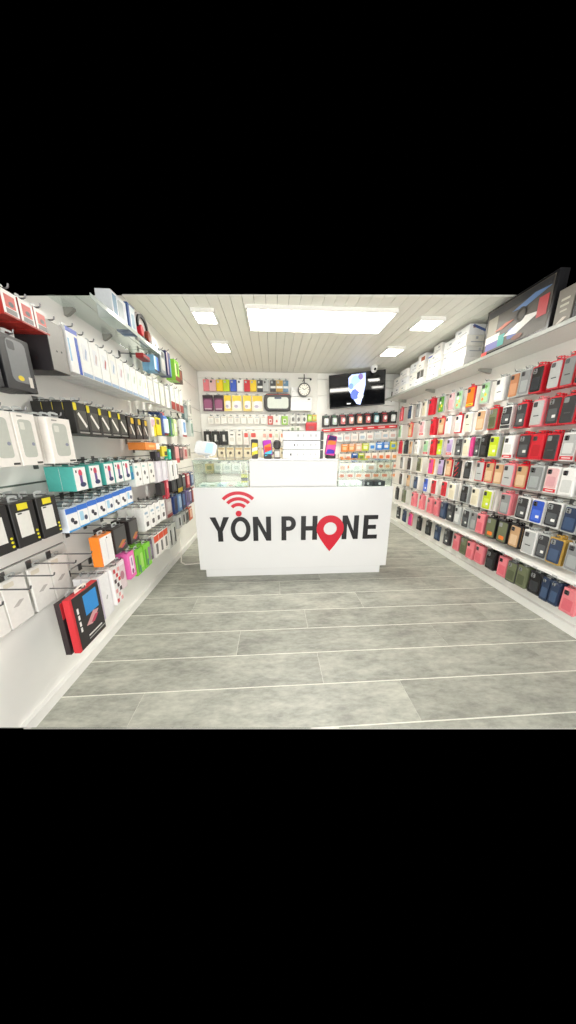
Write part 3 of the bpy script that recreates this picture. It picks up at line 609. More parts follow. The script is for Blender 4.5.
for k, (y, c) in enumerate(((2.77, '2a3f78'), (2.9, '6f98c8'), (3.03, '2c3c6a'), (3.16, '7a6aa8'))):
    LH('phone_pack', 'blue boxed phone' if k != 3 else 'violet boxed phone', 'phone', y, .105, .705, .19, -1.06, 2, .05, c, (('rr', 0, .55, .6, .7, ('22253a', 'b9d0e8', '3f70b8', '4a4468')[k], 'window'),), 'left wall near counter, '+ORD[k]+' from near end')
for k, y in enumerate((2.84, 2.98)):
    LH('cable_pack', 'grey and black cable pack', 'cable', y, .1, .52, .15, -1.06, 2, .03, 'c9c9c4', (('rr', -.1, .5, .4, .6, '3c3c3e'), ('r', .3, .5, .2, .8, 'e6e6e2')), 'low left near counter, '+('nearer', 'farther')[k])
# the far end of the left wall, beside and behind the counter
far = [(3.365, 2.14, .17, '3c3230', 'dark brown', '8a4a3a'), (3.42, 1.27, .15, 'c8c4b8', 'beige', '7a7468'), (3.12, 1.26, .16, '3a3436', 'black', '8a6a6a'), (3.28, 1.27, .14, 'd8b0ac', 'rose', 'b0504c'),
       (3.12, .92, .17, '2b2b30', 'black', '6a6a70'), (3.28, .92, .17, 'b04048', 'red', 'e0a0a0'), (3.44, .92, .17, '4a5a80', 'blue', '9ab0d0'), (3.30, .70, .19, '3f3a60', 'violet', '8a80b0'),
       (3.44, .70, .19, '8f3a34', 'rust', 'd89080'), (3.12, .50, .16, '8a8a86', 'grey', '3a3a3c'), (3.26, .50, .16, 'd0684a', 'orange', 'e6c0a8'), (3.62, 1.55, .2, 'c2ccc6', 'pale green', '6a8a7c'), (3.62, 1.80, .18, 'd2d2ca', 'pale grey', '8a8a84')]
for y, z, h, c, nm, acc in far:
    zn = 'top' if z > 2 else 'upper' if z > 1.7 else 'middle' if z > 1.2 else 'waist-high' if z > .85 else 'low' if z > .6 else 'lowest'
    LH('gadget_pack', '%s slim pack' % nm, 'gadget', y, .11, z, h, -1.07, 2, .045, c, (('rr', 0, .5, .6, .6, acc, 'window'), ('r', 0, .9, .8, .1, 'e2ded6', 'header')), '%s level of the far left wall' % zn)
# fifth and sixth rows
for k, y in enumerate((.915, 1.03, 1.15, 1.285, 1.405)):
    LH('card_pack', 'thin white pack with grey script', 'pack', y, .113, .575, .235, -1.225, 1, .012, 'f1efe9', (('d', 0, .45, .5, .12, 'c3bfba', 'script_mark'), ('rr', -.2, .9, .4, .1, 'e3dccb', 'hanger_window')), 'lower left, '+ORD[k]+' from near end', True, False)
    hook(wl, XL, y, .575+.235+.013, LEFT, .24)
LH('phone_box', 'orange box with white front', 'box', 1.56, .125, .69, .19, -1.05, 1, .055, 'ee8420', (('r', .03, .48, .9, .95, 'f2f0ee', 'front_panel'), ('o', .1, .88, .1, .05, '4a4a4a', 'dot'), ('r', 0, .5, .03, .7, 'd9d6d8', 'printed_line')), 'hanging left of black boxes')
for k, (y, wd) in enumerate(((1.712, .14), (1.885, .115))):
    LH('speaker_box', 'dark grey box with orange print', 'box', y, wd, .71, .175, -1.05, 2, .06, '2e2827', (('r', 0, .55, .9, .8, '4c4b48', 'front_panel'), ('d', .05, .3, .7, .26, 'c07a34', 'printed_flash'), ('d', .1, .2, .5, .16, 'c04a5a', 'printed_flash')), ('nearer', 'farther')[k]+' of the two, lower left')
tb = ('tablet_box', 'large red and black tablet box with blue screen')
LH(tb[0], tb[1], 'box', 1.318, .215, .325, .32, -1.05, 1, .034, 'd23038', (('r', .03, .5, .92, .98, '2a2527', 'front_panel'), ('r', .12, .70, .58, .44, '2b2b30', 'picture_frame'), ('r', .14, .72, .48, .38, '2f8fd8', 'printed_screen'), ('d', .1, .42, .5, .22, 'd8a0a0', 'printed_picture'), ('d', .16, .38, .3, .12, 'c0405c', 'printed_picture'), ('r', -.33, .72, .05, .1, 'ece6e2', 'printed_letter'), ('r', -.33, .6, .05, .08, 'ece6e2', 'printed_letter'), ('r', -.33, .48, .05, .08, 'ece6e2', 'printed_letter'), ('r', -.33, .37, .05, .08, 'ece6e2', 'printed_letter'), ('r', .1, .16, .5, .025, 'd8d4d2', 'printed_line'), ('r', .15, .1, .6, .02, 'a8a4a2', 'printed_line')), 'lowest left', 'f0ece2')
LH('tablet_box', 'black boxed tablet with red corner', 'box', 1.312, .205, .318, .31, -1.098, 1, .03, '2f2426', (('r', -.4, .85, .2, .3, 'c03038', 'printed_corner'), ('r', .1, .6, .5, .5, '3a3a40', 'printed_screen')), 'behind the large red tablet box', True, False)
LH('case_box', 'tall white case box with lilac edge', 'box', 1.505, .105, .35, .285, -1.07, 3, .045, 'efeeee', (('r', -.44, .5, .1, .98, 'cfcbe0', 'printed_edge'), ('d', .05, .45, .2, .1, 'b9b9b6', 'script_mark')), 'beside tablet box')
LH('case_box', 'white pack with red and black checks', 'box', 1.60, .075, .38, .26, -1.05, 2, .05, 'eeecea', tuple(('r', (-.25, .05, .32)[c], .1+.135*r_, .26, .1, ('c8383c', '4a3a3c', 'e2a0a0')[(r_+c) % 3], 'printed_check') for r_ in range(7) for c in range(3) if (r_+c) % 2 == 0), 'beside tall white box')
LH('gadget_pack', 'rose and white blister pack', 'gadget', 1.695, .085, .43, .21, -1.07, 2, .04, 'e2d2d4', (('o', 0, .5, .5, .3, 'b8808c'), ('r', 0, .9, .9, .1, 'efe9ea')), 'beside checked pack')
LH('gadget_pack', 'bright pink pack with white window', 'gadget', 1.795, .085, .465, .2, -1.05, 2, .04, 'e86ab0', (('r', 0, .5, .5, .7, 'f0dce8', 'window'), ('o', 0, .25, .3, .2, '9a4a78'), ('r', 0, .62, .16, .3, 'a878a0')), 'low left beside green packs')
for k, y in enumerate((1.905, 2.03)):
    LH('gadget_pack', 'bright green pack', 'gadget', y, .112, .44, .2, -1.05, 3, .05, '7cc832', (('r', -.25, .45, .22, .7, '4f8f2c'), ('rr', .25, .5, .3, .6, ('a9d86a', '8a7a88')[k]), ('r', -.05, .2, .1, .3, '3a5a80')), ('nearer', 'farther')[k]+' of two, low left')
LH('gadget_pack', 'dark plum pack', 'gadget', 2.13, .07, .45, .18, -1.07, 2, .04, '5a4a5c', (('rr', 0, .5, .6, .6, '8a7a90'),), 'low left after green packs')
for k, y in enumerate((2.23, 2.33, 2.43)):
    LH('cable_pack', 'white cable pack with orange-red header', 'cable', y, .09, .44, .2, -1.06, 2, .03, 'e4e0da', (('r', 0, .84, 1, .3, 'd8502c', 'header'), ('rr', 0, .36, .4, .5, '6a6866', 'printed_cable')), 'low left, '+ORD[k]+' from near end')
for k, y in enumerate((2.54, 2.65)):
    LH('cable_pack', 'pale pack with black strap', 'cable', y, .09, .40, .23, -1.06, 2, .03, 'd6d6ce', (('r', .1, .45, .3, .7, '3a3836', 'strap'), ('r', -.3, .6, .2, .5, 'f0f0ea')), 'low far left, '+('nearer', 'farther')[k])

# ------------------------------------------------------------------ the counter
ct = thing('shop_counter'); PART[ct.name] = []
CW = mat('e9e9e8', .22, var=.008, scale=3)
CX0, CX1, CY0, CY1 = -.812, 1.262, 2.60, 3.12
P(ct, 'plinth', box_me(CX0+.05, CX1-.05, CY0+.04, CY1-.03, 0, .105, .003), CW)
P(ct, 'body', box_me(CX0, CX1, CY0+.018, CY1, .106, 1.002, .003), CW)
fp = P(ct, 'front_panel', box_me(CX0, CX1, CY0, CY0+.0175, .106, 1.010, .002), CW)
P(ct, 'centre_box', box_me(-.245, .668, CY0+.05, CY1, 1.003, 1.276, .003), CW)
P(ct, 'centre_top', box_me(-.25, .673, CY0+.045, CY1+.005, 1.277, 1.285, .002), CW)
for a, b in ((CX0+.01, -.252), (.675, CX1-.01)):
    P(ct, 'glass_front', box_me(a, b, CY0+.03, CY0+.036, 1.003, 1.272, .0008), GLASS)
    P(ct, 'glass_top', box_me(a-.004, b+.004, CY0+.026, CY1, 1.273, 1.281, .0008), GLASS)
    e = a if a < 0 else b-.006
    P(ct, 'glass_side', box_me(e, e+.006, CY0+.037, CY1, 1.003, 1.272, .0008), GLASS)
    P(ct, 'glass_shelf', box_me(a+.008, b-.008, CY0+.15, CY1-.005, 1.135, 1.141, .0008), GLASS)
    P(ct, 'glass_edge_trim', box_me(a-.004, b+.004, CY0+.022, CY0+.0255, 1.273, 1.281, .0008), mat('9fb4a8', .2))
    for xx in (a+.002, b-.010): P(ct, 'edge_profile', box_me(xx, xx+.007, CY0+.022, CY0+.0295, 1.003, 1.272, .0008), mat('b4bab4', .25, metal=.5))
tag(ct, 'white shop counter with glass showcases and black YON PHONE lettering', 'counter')
LT = mat('171518', .4, var=.04); LR = mat('d4102e', .35, var=.03)
zb, zt = .432, .700; T = .052
def letter(name, pts, x): P(fp, name, poly_me(name+str(round(x, 2)), pts, -.006, .0005), LT, (x, CY0, zb))
Hh = zt-zb
def LY(wd): m = wd/2; return [(0, Hh), (T*1.15, Hh), (m, Hh*.58), (wd-T*1.15, Hh), (wd, Hh), (m+T/2, Hh*.42), (m+T/2, 0), (m-T/2, 0), (m-T/2, Hh*.42)]
def LN(wd): return [(0, 0), (T, 0), (T, Hh*.66), (wd-T, 0), (wd, 0), (wd, Hh), (wd-T, Hh), (wd-T, Hh*.34), (T, Hh), (0, Hh)]
def LHh(wd): return [(0, 0), (T, 0), (T, Hh*.40), (wd-T, Hh*.40), (wd-T, 0), (wd, 0), (wd, Hh), (wd-T, Hh), (wd-T, Hh*.58), (T, Hh*.58), (T, Hh), (0, Hh)]
def LE(wd): return [(0, 0), (wd, 0), (wd, Hh*.17), (T, Hh*.17), (T, Hh*.42), (wd*.88, Hh*.42), (wd*.88, Hh*.59), (T, Hh*.59), (T, Hh*.83), (wd*.98, Hh*.83), (wd*.98, Hh), (0, Hh)]
letter('letter_y', LY(.20), -.668); letter('letter_n', LN(.19), -.222); letter('letter_h', LHh(.175), .288); letter('letter_n', LN(.178), .735); letter('letter_e', LE(.158), .968)
P(fp, 'letter_o', finish(('lo',), lambda bm: ring_bm(bm, circ(Hh*.51, 32, 0, 0, .76, 1), circ(Hh*.51, 32, 0, 0, .42, .66), -.006, .0005)), LT, (-.353, CY0, (zb+zt)/2))
def p_bm(bm):
    wd = .155; zc = Hh*.70; ro, ri = Hh*.30, Hh*.13
    O = [(T, 0), (0, 0), (0, Hh), (wd*.52, Hh)]+[(wd*.52+(wd*.48)*sin(R(a)), zc+ro*cos(R(a))) for a in range(20, 180, 20)]+[(wd*.52, zc-ro), (T, zc-ro)]
    # outline with counter: bridge by building two quads strips
    I = [(T, zc-ri), (T, zc-ri), (T, zc+ri), (wd*.52, zc+ri)]+[(wd*.52+(wd*.16)*sin(R(a)), zc+ri*cos(R(a))) for a in range(20, 180, 20)]+[(wd*.52, zc-ri), (T, zc-ri)]
    bowlO = [(0, Hh), (wd*.52, Hh)]+O[4:12]+[(wd*.52, zc-ro), (0, zc-ro)]
    bowlI = [(T, zc+ri), (wd*.52, zc+ri)]+I[4:12]+[(wd*.52, zc-ri), (T, zc-ri)]
    ring_bm(bm, bowlO, bowlI, -.006, .0005)
    bm_box(bm, 0, T, -.006, .0005, 0, zc-ro)
P(fp, 'letter_p', finish(('lp',), p_bm), LT, (.078, CY0, zb))
# red wireless symbol above the O
wx, wz = -.366, .742
for r0 in (.075, .135, .195):
    t_ = .034
    def arc(bm, r0=r0):
        ang = [R(a) for a in range(-46, 47, 4)]
        pts = [(r0*sin(a), r0*cos(a)) for a in ang]+[((r0+t_)*sin(a), (r0+t_)*cos(a)) for a in reversed(ang)]
        n = len(ang)
        for y in (-.006, .0005): pass
        A = [bm.verts.new((x, -.006, z)) for x, z in pts]; B = [bm.verts.new((x, .0005, z)) for x, z in pts]
        m = len(pts)
        for i in range(n-1):
            bm.faces.new((A[i], A[i+1], A[m-2-i], A[m-1-i])); bm.faces.new((B[i], B[m-1-i], B[m-2-i], B[i+1]))
        for i in range(m): bm.faces.new((A[i], A[(i+1) % m], B[(i+1) % m], B[i]))
    P(fp, 'wireless_arc', finish(('arc', r0), arc), LR, (wx, CY0, wz))
P(fp, 'wireless_dot', poly_me('wdot', circ(.031, 20), -.006, .0005), LR, (wx, CY0, wz-.005))
def pin_bm(bm):
    n = 40; outer = []; inner = circ(.072, n, 0, 0)
    for i in range(n):
        a = 2*pi*i/n; x, z = .148*cos(a), .148*sin(a)
        if z < -.02:
            k = (-.02-z)/.128; x = x*(1-k*.0); 
            # taper towards the tip
            f = abs(cos(a)); z = -.02-(1-f)**.75*.24; x = .147*math.copysign(f, cos(a)) if True else x
        outer.append((x, z))
    ring_bm(bm, outer, inner, -.008, .0005)
P(fp, 'map_pin', finish(('pin',), pin_bm), LR, (.604, CY0, .556))

# items on top of the counter
ZT = 1.286
for k in range(3):
    o = build_box('long_white_box', .40, .092, .26, 'f3f3f3', [('r', -.3+.1*k, .5, .03+.02*(k == 0), .26, '34343a', 'printed_mark'), ('r', -.12, .5, .05, .3, 'c4c4c6', 'printed_mark'), ('r', .05, .5, .03, .3, 'b4b4b8', 'printed_mark'), ('r', .24, .5, .06, .3, 'c2c2c6', 'printed_mark'), ('r', .38, .5, .05, .3, 'c8c8cc', 'printed_mark')], False)
    P(o, 'dark_gap_strip', box_me(-.202, .202, -.262, .002, .0925, .0975, .001), mat('3a3a3c', .4))  # dark strip standing in for the shaded gap lines of the stack
    P(o, 'dark_side', box_me(0, .036, -.25, 0, 0, .092, .001), mat('2e2e30', .4), (.2005, 0, 0))
    o.location = (.312, 3.10, ZT+k*.0985); tag(o, 'long white box with small marks, %s of three on the counter' % ('bottom', 'middle', 'top')[k], 'box', 'white boxes on the counter')
def dummy(x, y, h, wd, cols, lab, tilt=0):
    t = thing('display_phone', (x, y, ZT), (0, 0, tilt)); PART[t.name] = []
    P(t, 'stand_foot', rr_me(wd*.9, .05, .01, -.02, .03, 0, 0, .0255, 2), mat('2b2426', .4))
    b = P(t, 'phone_body', rr_me(wd, h, .012, -.006, .004, .001), mat('222226', .3), (0, 0, .03+h/2), (R(-9), tilt*1.3, 0))
    P(b, 'screen', rr_me(wd*.94, h*.96, .010, -.0075, -.0055, 0), mat(cols[0], .3), (0, 0, 0))
    for i, c in enumerate(cols[1:]):
        P(b, 'screen_picture', poly_me(('sp', i, round(wd, 3)), [(-wd*.42, -.03), (wd*.42, -.01), (wd*.42, .025), (-wd*.3, .03)], -.0088, -.007), mat(c, .3), (0, 0, h*(-.32+.22*i)))
    tag(t, lab, 'phone', 'display phones on the counter')
dummy(-.198, 2.86, .175, .075, ('2a2a30', 'e8d418', 'f0efe9', 'e9cf30'), 'display phone with black, white and yellow picture on the counter')
dummy(-.058, 2.86, .165, .095, ('a03ab0', '39b8d8', 'e8402f', 'f08a2c', 'c23ac0'), 'display phone with bright rainbow picture on the counter', R(-6))
dummy(.635, 2.86, .22, .115, ('e0509c', '4a3ab0', 'e860a8', 'f08440', '3a3060'), 'display phone with pink and orange picture beside white boxes', R(8))
g = thing('grey_figure_stand', (.044, 2.88, ZT)); PART[g.name] = []
P(g, 'base_block', box_me(-.035, .035, -.03, .03, 0, .10, .004), mat('8b8681', .5))
P(g, 'rounded_head', finish(('gfh',), lambda bm: lathe(bm, [(.02, .1), (.036, .115), (.042, .15), (.034, .185), (.012, .2)], 14)), mat('3a3636', .5))
P(g, 'front_plate', box_me(-.025, .025, -.034, -.0305, .02, .08, .001), mat('cfcac4', .4)); tag(g, 'small grey stand with dark rounded top on the counter', 'stand')
# white screen on the left showcase
ms = thing('payment_screen', (-.845+.1, 2.95, 1.282), (0, 0, R(-16))); PART[ms.name] = []
P(ms, 'base_plate', box_me(-.11, .11, -.07, .07, 0, .010, .003), mat('f0f0f0', .3))
P(ms, 'neck', box_me(-.02, .02, .01, .04, .010, .07, .003), mat('e4e4e6', .3))
hd = P(ms, 'head', rr_me(.235, .145, .035, -.025, .025, .006), mat('eceef2', .3), (0, 0, .115), (R(-22), R(6), 0))
P(hd, 'screen', rr_me(.09, .11, .008, -.0275, -.0245, 0), mat('a9c8ea', .2, emit=.35), (.062, 0, 0))
tag(ms, 'rounded white payment screen with light blue display on left showcase', 'screen')

# goods inside the glass showcases
def case_item(x, y, z, wd, h, d, body, decs, lab, cat='box'):
    o = build_box('showcase_box', wd, h, d, body, decs, False); o.location = (x, y, z); tag(o, lab, cat, 'boxes inside the showcases')
pal = ['dfe6e2', 'e9ece6', 'cfe0e4', 'e6e2da', 'd8e6d6', 'e4dfe2']
for k in range(5):
    case_item(-.735+.095*k, 2.86, 1.0035, .088, .03, .16, pal[k], [('r', 0, .5, .5, .4, ('9fb8b4', 'b9c4a8', 'a4b4c4', 'd0a8a0', '9cc49c')[k])], 'flat pale box, %s from left on left showcase floor' % ORD[k])
for k in range(4):
    case_item(-.72+.1*k, 3.05, 1.142, .09, .085, .1, ('cbb98a', 'e2ded2', 'd6d4cc', 'e4e2dc')[k], [('rr', 0, .5, .6, .5, ('8a8a60', 'c2c4bc', 'b2b6ae', 'c4c8c0')[k])], 'small box, %s from left on left showcase glass shelf' % ORD[k])
case_item(-.30, 2.80, 1.0035, .075, .125, .09, 'd2cf3a', [('r', 0, .62, 1, .26, '35352e'), ('r', 0, .2, .9, .3, 'd9e2d4')], 'yellow box with dark band inside left showcase')
for k in range(2): case_item(.755+.13*k, 2.84, 1.0035, .12, .05, .16, 'edf0ec', [('o', 0, .5, .12, .3, '9fa4a4')], 'flat white box, %s on right showcase floor' % ('left' if k == 0 else 'right'))
for k in range(2): case_item(1.015+.128*k, 2.84, 1.0035, .12, .05, .16, '34343a', [('rr', 0, .5, .2, .5, 'c9c9cc')], 'flat black box with pale mark, %s on right showcase floor' % ('left' if k == 0 else 'right'))
for k in range(3): case_item(.80+.17*k, 3.05, 1.142, .12, .075, .1, ('e9e2da', 'e6e9e2', 'ece6e2')[k], [('rr', 0, .45, .5, .5, ('e0a890', 'c6ccc4', 'dcb4a0')[k])], 'pale box, %s from left on right showcase glass shelf' % ORD[k])
# cable on the floor left of the counter
cb = obj('power_cable', tube_me('cab', [(-.80, 2.98, .01), (-.90, 2.99, .008), (-1.0, 2.97, .008), (-1.10, 2.96, .008), (-1.17, 3.02, .010), (-1.20, 3.12, .03), (-1.225, 3.2, .09), (-1.23, 3.22, .2), (-1.235, 3.2, .32)], .007, 8), mat('ece8e0', .45)); tag(cb, 'white cable running from the counter to the left wall', 'cable')

# ------------------------------------------------------------------ back wall products
YP = YB-.02
def BH(name, lab, cat, x0, x1, z0, z1, body, decs, d=.05, group='packs on the back wall', hk=True):
    wd = round(x1-x0-.004, 3); h = round(z1-z0, 3)
    key = ('bb', name, wd, h, d, body, str(decs))
    inst(key, lambda: build_box(name, wd, h, d, body, decs, hk), ((x0+x1)/2, YP-.05, z0), BACK, lab, cat, group)
    if hk: hook(wb, (x0+x1)/2, YP, z1+.0133, BACK, d+.07)
FX = lambda px, z, Y=4.75: (lambda k, dz: (k*(Y*fw.y+dz*fw.z)-Y*rt.y)/(rt.x-k*fw.x))((px-288)/FPX, z-CAM_H)
r1 = [(203, 209, 'pink'), (209, 216, 'rose'), (216, 223, 'yellow'), (223, 229.5, 'lime'), (230, 236.5, 'blue'), (237, 243.5, 'white'), (244, 250, 'red'), (250, 256.5, 'yellow'), (257, 263, 'charcoal'), (263, 269, 'silver'), (270, 276, 'charcoal'), (276, 283, 'gold'), (283, 288.5, 'steel')]
for k, (a, b, c) in enumerate(r1):
    BH('phone_case_pack', '%s phone case, %s from left in top row, left back panel' % (c, ORD[k]), 'phone case', FX(a, 2.43), FX(b, 2.43), 2.335, 2.515, c, (('rr', 0, .5, .86, .92, c, 'phone_case'), ('rr', -.2, .82, .3, .18, 'charcoal' if c in ('white', 'silver', 'rose') else 'silver', 'camera_bump')) + ((('r', 0, .4, .9, .2, 'white', 'printed_band'),) if c in ('charcoal', 'steel', 'gold') else ()), .03)
r2 = [(203, 213, '5a2c48'), (214, 223.5, '5a2c48'), (224, 231.5, 'e8cf7a'), (232, 242, 'eee6cc'), (243, 251.5, 'e6cc74'), (252, 263, 'ece4d0')]
for k, (a, b, c) in enumerate(r2):
    dk = k < 2
    BH('case_pack', ('dark plum boxed case, %s from left in second row, left back panel' if dk else 'yellow and white boxed case, %s from left in second row, left back panel') % ORD[k], 'phone case', FX(a, 2.15), FX(b, 2.15), 2.02, 2.27, c,
       (('rr', 0, .42, .76, .6, '9a5a7c', 'window'), ('r', 0, .9, 1, .18, '2c2228', 'header'), ('r', 0, .12, .7, .06, 'd8c8d0', 'printed_mark')) if dk else (('r', 0, .8, .9, .36, 'e8c83a', 'header'), ('rr', .05, .4, .7, .5, 'e9e6ea', 'window'), ('o', -.1, .3, .4, .2, 'b0a8c0')), .04)
vz = thing('vr_headset_pack'); PART[vz.name] = []
P(vz, 'pack_shell', rr_me(.47, .28, .07, -.10, 0, .012, 0, .14), mat('232022', .4))
P(vz, 'window', rr_me(.36, .18, .04, -.105, -.098, 0, 0, .13), mat('c8cfc6', .3)); P(vz, 'top_notch', rr_me(.12, .03, .012, -.107, -.10, 0, 0, .205), mat('33405a', .4)); P(vz, 'red_rim', rr_me(.40, .012, .005, -.104, -.095, 0, 0, .262), mat('rust', .4))
vz.location = (.095, YP-.04, 2.02); tag(vz, 'wide black rounded pack with pale window on left back panel', 'headset'); hook(wb, .095, YP, 2.312, BACK, .1)
for k in range(9):
    a = 208+6.6*k
    BH('small_pack', 'small white pack, %s from left in third row, left back panel' % ORD[k], 'pack', FX(a, 1.88), FX(a+5.6, 1.88), 1.81, 1.935, 'eeece4', (('rr', 0, .45, .5, .5, ('d9d9d2', 'd2cdc4', 'e2e0da')[k % 3]), ('r', 0, .86, .7, .12, ('c8b8a8', 'b4b8bc', 'd0c8b8')[k % 3])), .03)
for k, (a, b, c, l) in enumerate(((267.5, 273, 'c25a50', 'red'), (273.5, 280, 'e9e2dc', 'white and red'), (281.5, 288, '8ab83c', 'green'))):
    BH('small_pack', 'small %s pack at right end of third row, left back panel' % l, 'pack', FX(a, 1.88), FX(b, 1.88), 1.80, 1.945, c, (('rr', 0, .4, .5, .5, 'e6e0d8'), ('o', 0, .4, .3, .3, ('a83a34', 'c8504a', '4a7a2c')[k])), .03)
r4 = [(204, 211.5, '262626'), (212, 219.5, '262626'), (220, 228, '262626'), (228.5, 235.5, 'f0eee8'), (236.5, 242.5, 'efeae0'), (243.5, 249, 'f0e9e2'), (250, 257, 'efe6dc')]
for k, (a, b, c) in enumerate(r4):
    BH('earphone_pack', '%s pack, %s from left in fourth row, left back panel' % (('black earphone' if k < 3 else 'white adapter' if k < 5 else 'red-marked white'), ORD[k]), 'pack', FX(a, 1.57), FX(b, 1.57), 1.455, 1.685, c,
       (('rr', 0, .5, .3, .5, 'd6d6d2'), ('o', .2, .3, .25, .14, '8a8a88')) if k < 3 else (('r', 0, .75, .4, .1, '5a5a58'), ('rr', 0, .4, .6, .3, 'd9d6cc')) if k < 5 else (('rr', 0, .72, .7, .32, 'd24a40'), ('r', 0, .3, .6, .3, 'e2dcd4')), .04)
for k in range(9):
    a = 209+8.7*k
    BH('small_pack', 'cream pack with dark plug, %s from left in fifth row, left back panel' % ORD[k], 'adapter', FX(a, 1.33), FX(a+7.6, 1.33), 1.235, 1.41, 'e6dcc0', (('o', .05, .45, .36, .3, '5a5448'), ('r', 0, .86, .8, .14, 'c2a878')), .04)
for k in range(5):
    a = 262+6*k
    BH('small_pack', 'pale pack with red mark, %s from left behind display phones' % ORD[k], 'pack', FX(a, 1.57), FX(a+5.2, 1.57), 1.50, 1.69, 'efe8de', (('rr', 0, .6, .6, .35, ('d8a090', 'd0584c', 'c8c8b0', 'd87a50', 'b8c890')[k]),), .04)
for k in range(8):
    a = 206+9.5*k
    BH('small_pack', 'pale green pack, %s from left in lowest row, left back panel' % ORD[k], 'pack', FX(a, 1.05), FX(a+8, 1.05), .97, 1.13, 'dfe2d6', (('rr', 0, .5, .6, .5, ('b8c4b4', 'cfc4a8', 'a8bcc4', 'd8c8b8')[k % 4]),), .04)
# middle strip: white wall unit, small box, red pouch, grey packs
ac = thing('wall_unit', (.497, YB-.001, 2.025)); PART[ac.name] = []
P(ac, 'housing', rr_me(.375, .225, .03, -.16, 0, .01, 0, .1125), mat('f0f0ee', .35)); P(ac, 'seam_line', box_me(-.17, .17, -.162, -.159, .152, .156, 0), mat('b9b9b6', .4)); P(ac, 'status_window', box_me(.11, .15, -.162, -.159, .175, .195, 0), mat('3a3a3a', .4))
tag(ac, 'white wall-mounted unit below the hanging clock', 'appliance')
ub = build_box('white_box', .14, .145, .12, 'f6f6f4', [('r', 0, .5, .8, .04, 'd0d0ce', 'printed_line')], False); ub.location = (.395, YB-.001, 2.262); tag(ub, 'plain white box above the wall unit beside the clock', 'box')
for k, x in enumerate((.36, .46, .56)):
    BH('small_pack', 'grey and white pack, %s from left under the wall unit' % ORD[k], 'pack', x-.046, x+.046, 1.82, 1.96, 'd2d2cc', (('o', 0, .5, .5, .5, '5c5c58'), ('r', 0, .1, .8, .14, 'efefea')), .04)
for k, x in enumerate((.655, .74)):
    BH('small_pack', '%s pack under the wall unit' % ('lime green', 'yellow-orange')[k], 'pack', x-.04, x+.04, 1.86, 1.97, ('a6cc3c', 'd8b850')[k], (('rr', 0, .5, .6, .5, ('d8e6a8', 'b8d070')[k]),), .04)
for k, x in enumerate((.35, .45)):
    BH('small_pack', 'pale pack, %s below the grey packs' % ('left', 'right')[k], 'pack', x-.045, x+.045, 1.66, 1.78, 'e2e4d8', (('rr', 0, .5, .5, .5, '8a9a7c'),), .04)
BH('red_pouch', 'red pouch with faint lettering hanging behind the white boxes', 'pouch', .585, .785, 1.665, 1.84, 'c4242c', (('rr', 0, .5, .5, .3, 'a8444a'), ('r', 0, .92, .9, .06, 'e06a6c')), .05)
# clock on a bracket
ck = thing('station_clock', (.53, 4.60, 2.338)); PART[ck.name] = []
P(ck, 'rim', finish(('rim',), lambda bm: ring_bm(bm, circ(.104, 32), circ(.088, 32), -.035, .035)), mat('2a2624', .4))
fcx = P(ck, 'dial', poly_me('dial', circ(.089, 28), -.026, .026), mat('ece8dc', .4))
for i in range(12):
    a = 2*pi*i/12; P(fcx, 'hour_mark', box_me(-.004, .004, -.0285, -.0255, -.009, .009, 0), mat('2a2a2a', .5), (.072*sin(a), 0, .072*cos(a)), (0, a, 0))
P(ck, 'hour_hand', box_me(-.004, .004, -.030, -.0265, 0, .045, 0), mat('black', .4), (0, 0, 0), (0, R(-50), 0)); P(ck, 'minute_hand', box_me(-.003, .003, -.0325, -.0302, 0, .066, 0), mat('black', .4), (0, 0, 0), (0, R(60), 0))
P(ck, 'stem', box_me(-.008, .008, -.008, .008, .103, .24, .002), mat('2a2624', .4)); P(ck, 'arm', tube_me('ckarm', [(-.10, 0, .18), (.10, 0, .18)], .006), mat('2a2624', .4)); P(ck, 'wall_arm', tube_me('ckarm2', [(0, 0, .18), (0, .249, .18)], .007), mat('2a2624', .4))
P(ck, 'ball', finish(('ckb',), lambda bm: bmesh.ops.create_icosphere(bm, subdivisions=2, radius=.018)), mat('black', .4), (.108, 0, .165))
tag(ck, 'round station clock with black rim on a bracket', 'clock')
# television
tv = thing('television', (1.415, 4.58, 2.345), (R(1), R(-3.4), R(-13))); PART[tv.name] = []
P(tv, 'casing', box_me(-.455, .455, -.03, .03, -.262, .262, .006), mat('141416', .35))
scr = P(tv, 'screen', box_me(-.443, .443, -.032, -.0295, -.248, .25, 0), mat('0d0e10', .06, var=.0))
P(scr, 'phone_picture', poly_me('tvp', [(-.135, .19), (-.08, .235), (.14, .24), (.14, .06), (.09, -.14), (.06, -.24), (.0, -.22), (-.06, -.13), (-.13, -.0)], -.0345, -.0315), mat('a9bdf0', .3, emit=.9))
for k, (px_, pz_, rr_, c) in enumerate(((-.02, .13, .07, '8fd0f4'), (.06, .19, .04, '6a5a90'), (.04, .03, .06, 'e6c4e6'), (-.03, -.07, .07, '3a52c8'), (.06, -.1, .045, 'eef2ff'), (-.09, .06, .04, '5a7ae0'), (.03, -.19, .03, 'eef2ff'))):
    P(scr, 'picture_patch', poly_me(('tvc', k), circ(rr_, 14, 0, 0, 1, 1.15), -.0355, -.034), mat(c, .3, emit=.9), (px_, 0, pz_))
P(scr, 'caption', box_me(-.16, -.10, -.0345, -.0315, -.215, -.20, 0), mat('f0f0f0', .4, emit=.8))
P(tv, 'mount_arm', box_me(-.05, .05, .031, .22, -.06, .06, .004), mat('2a2a2a', .5))
tag(tv, 'black television showing a blue phone picture below the ceiling', 'television')
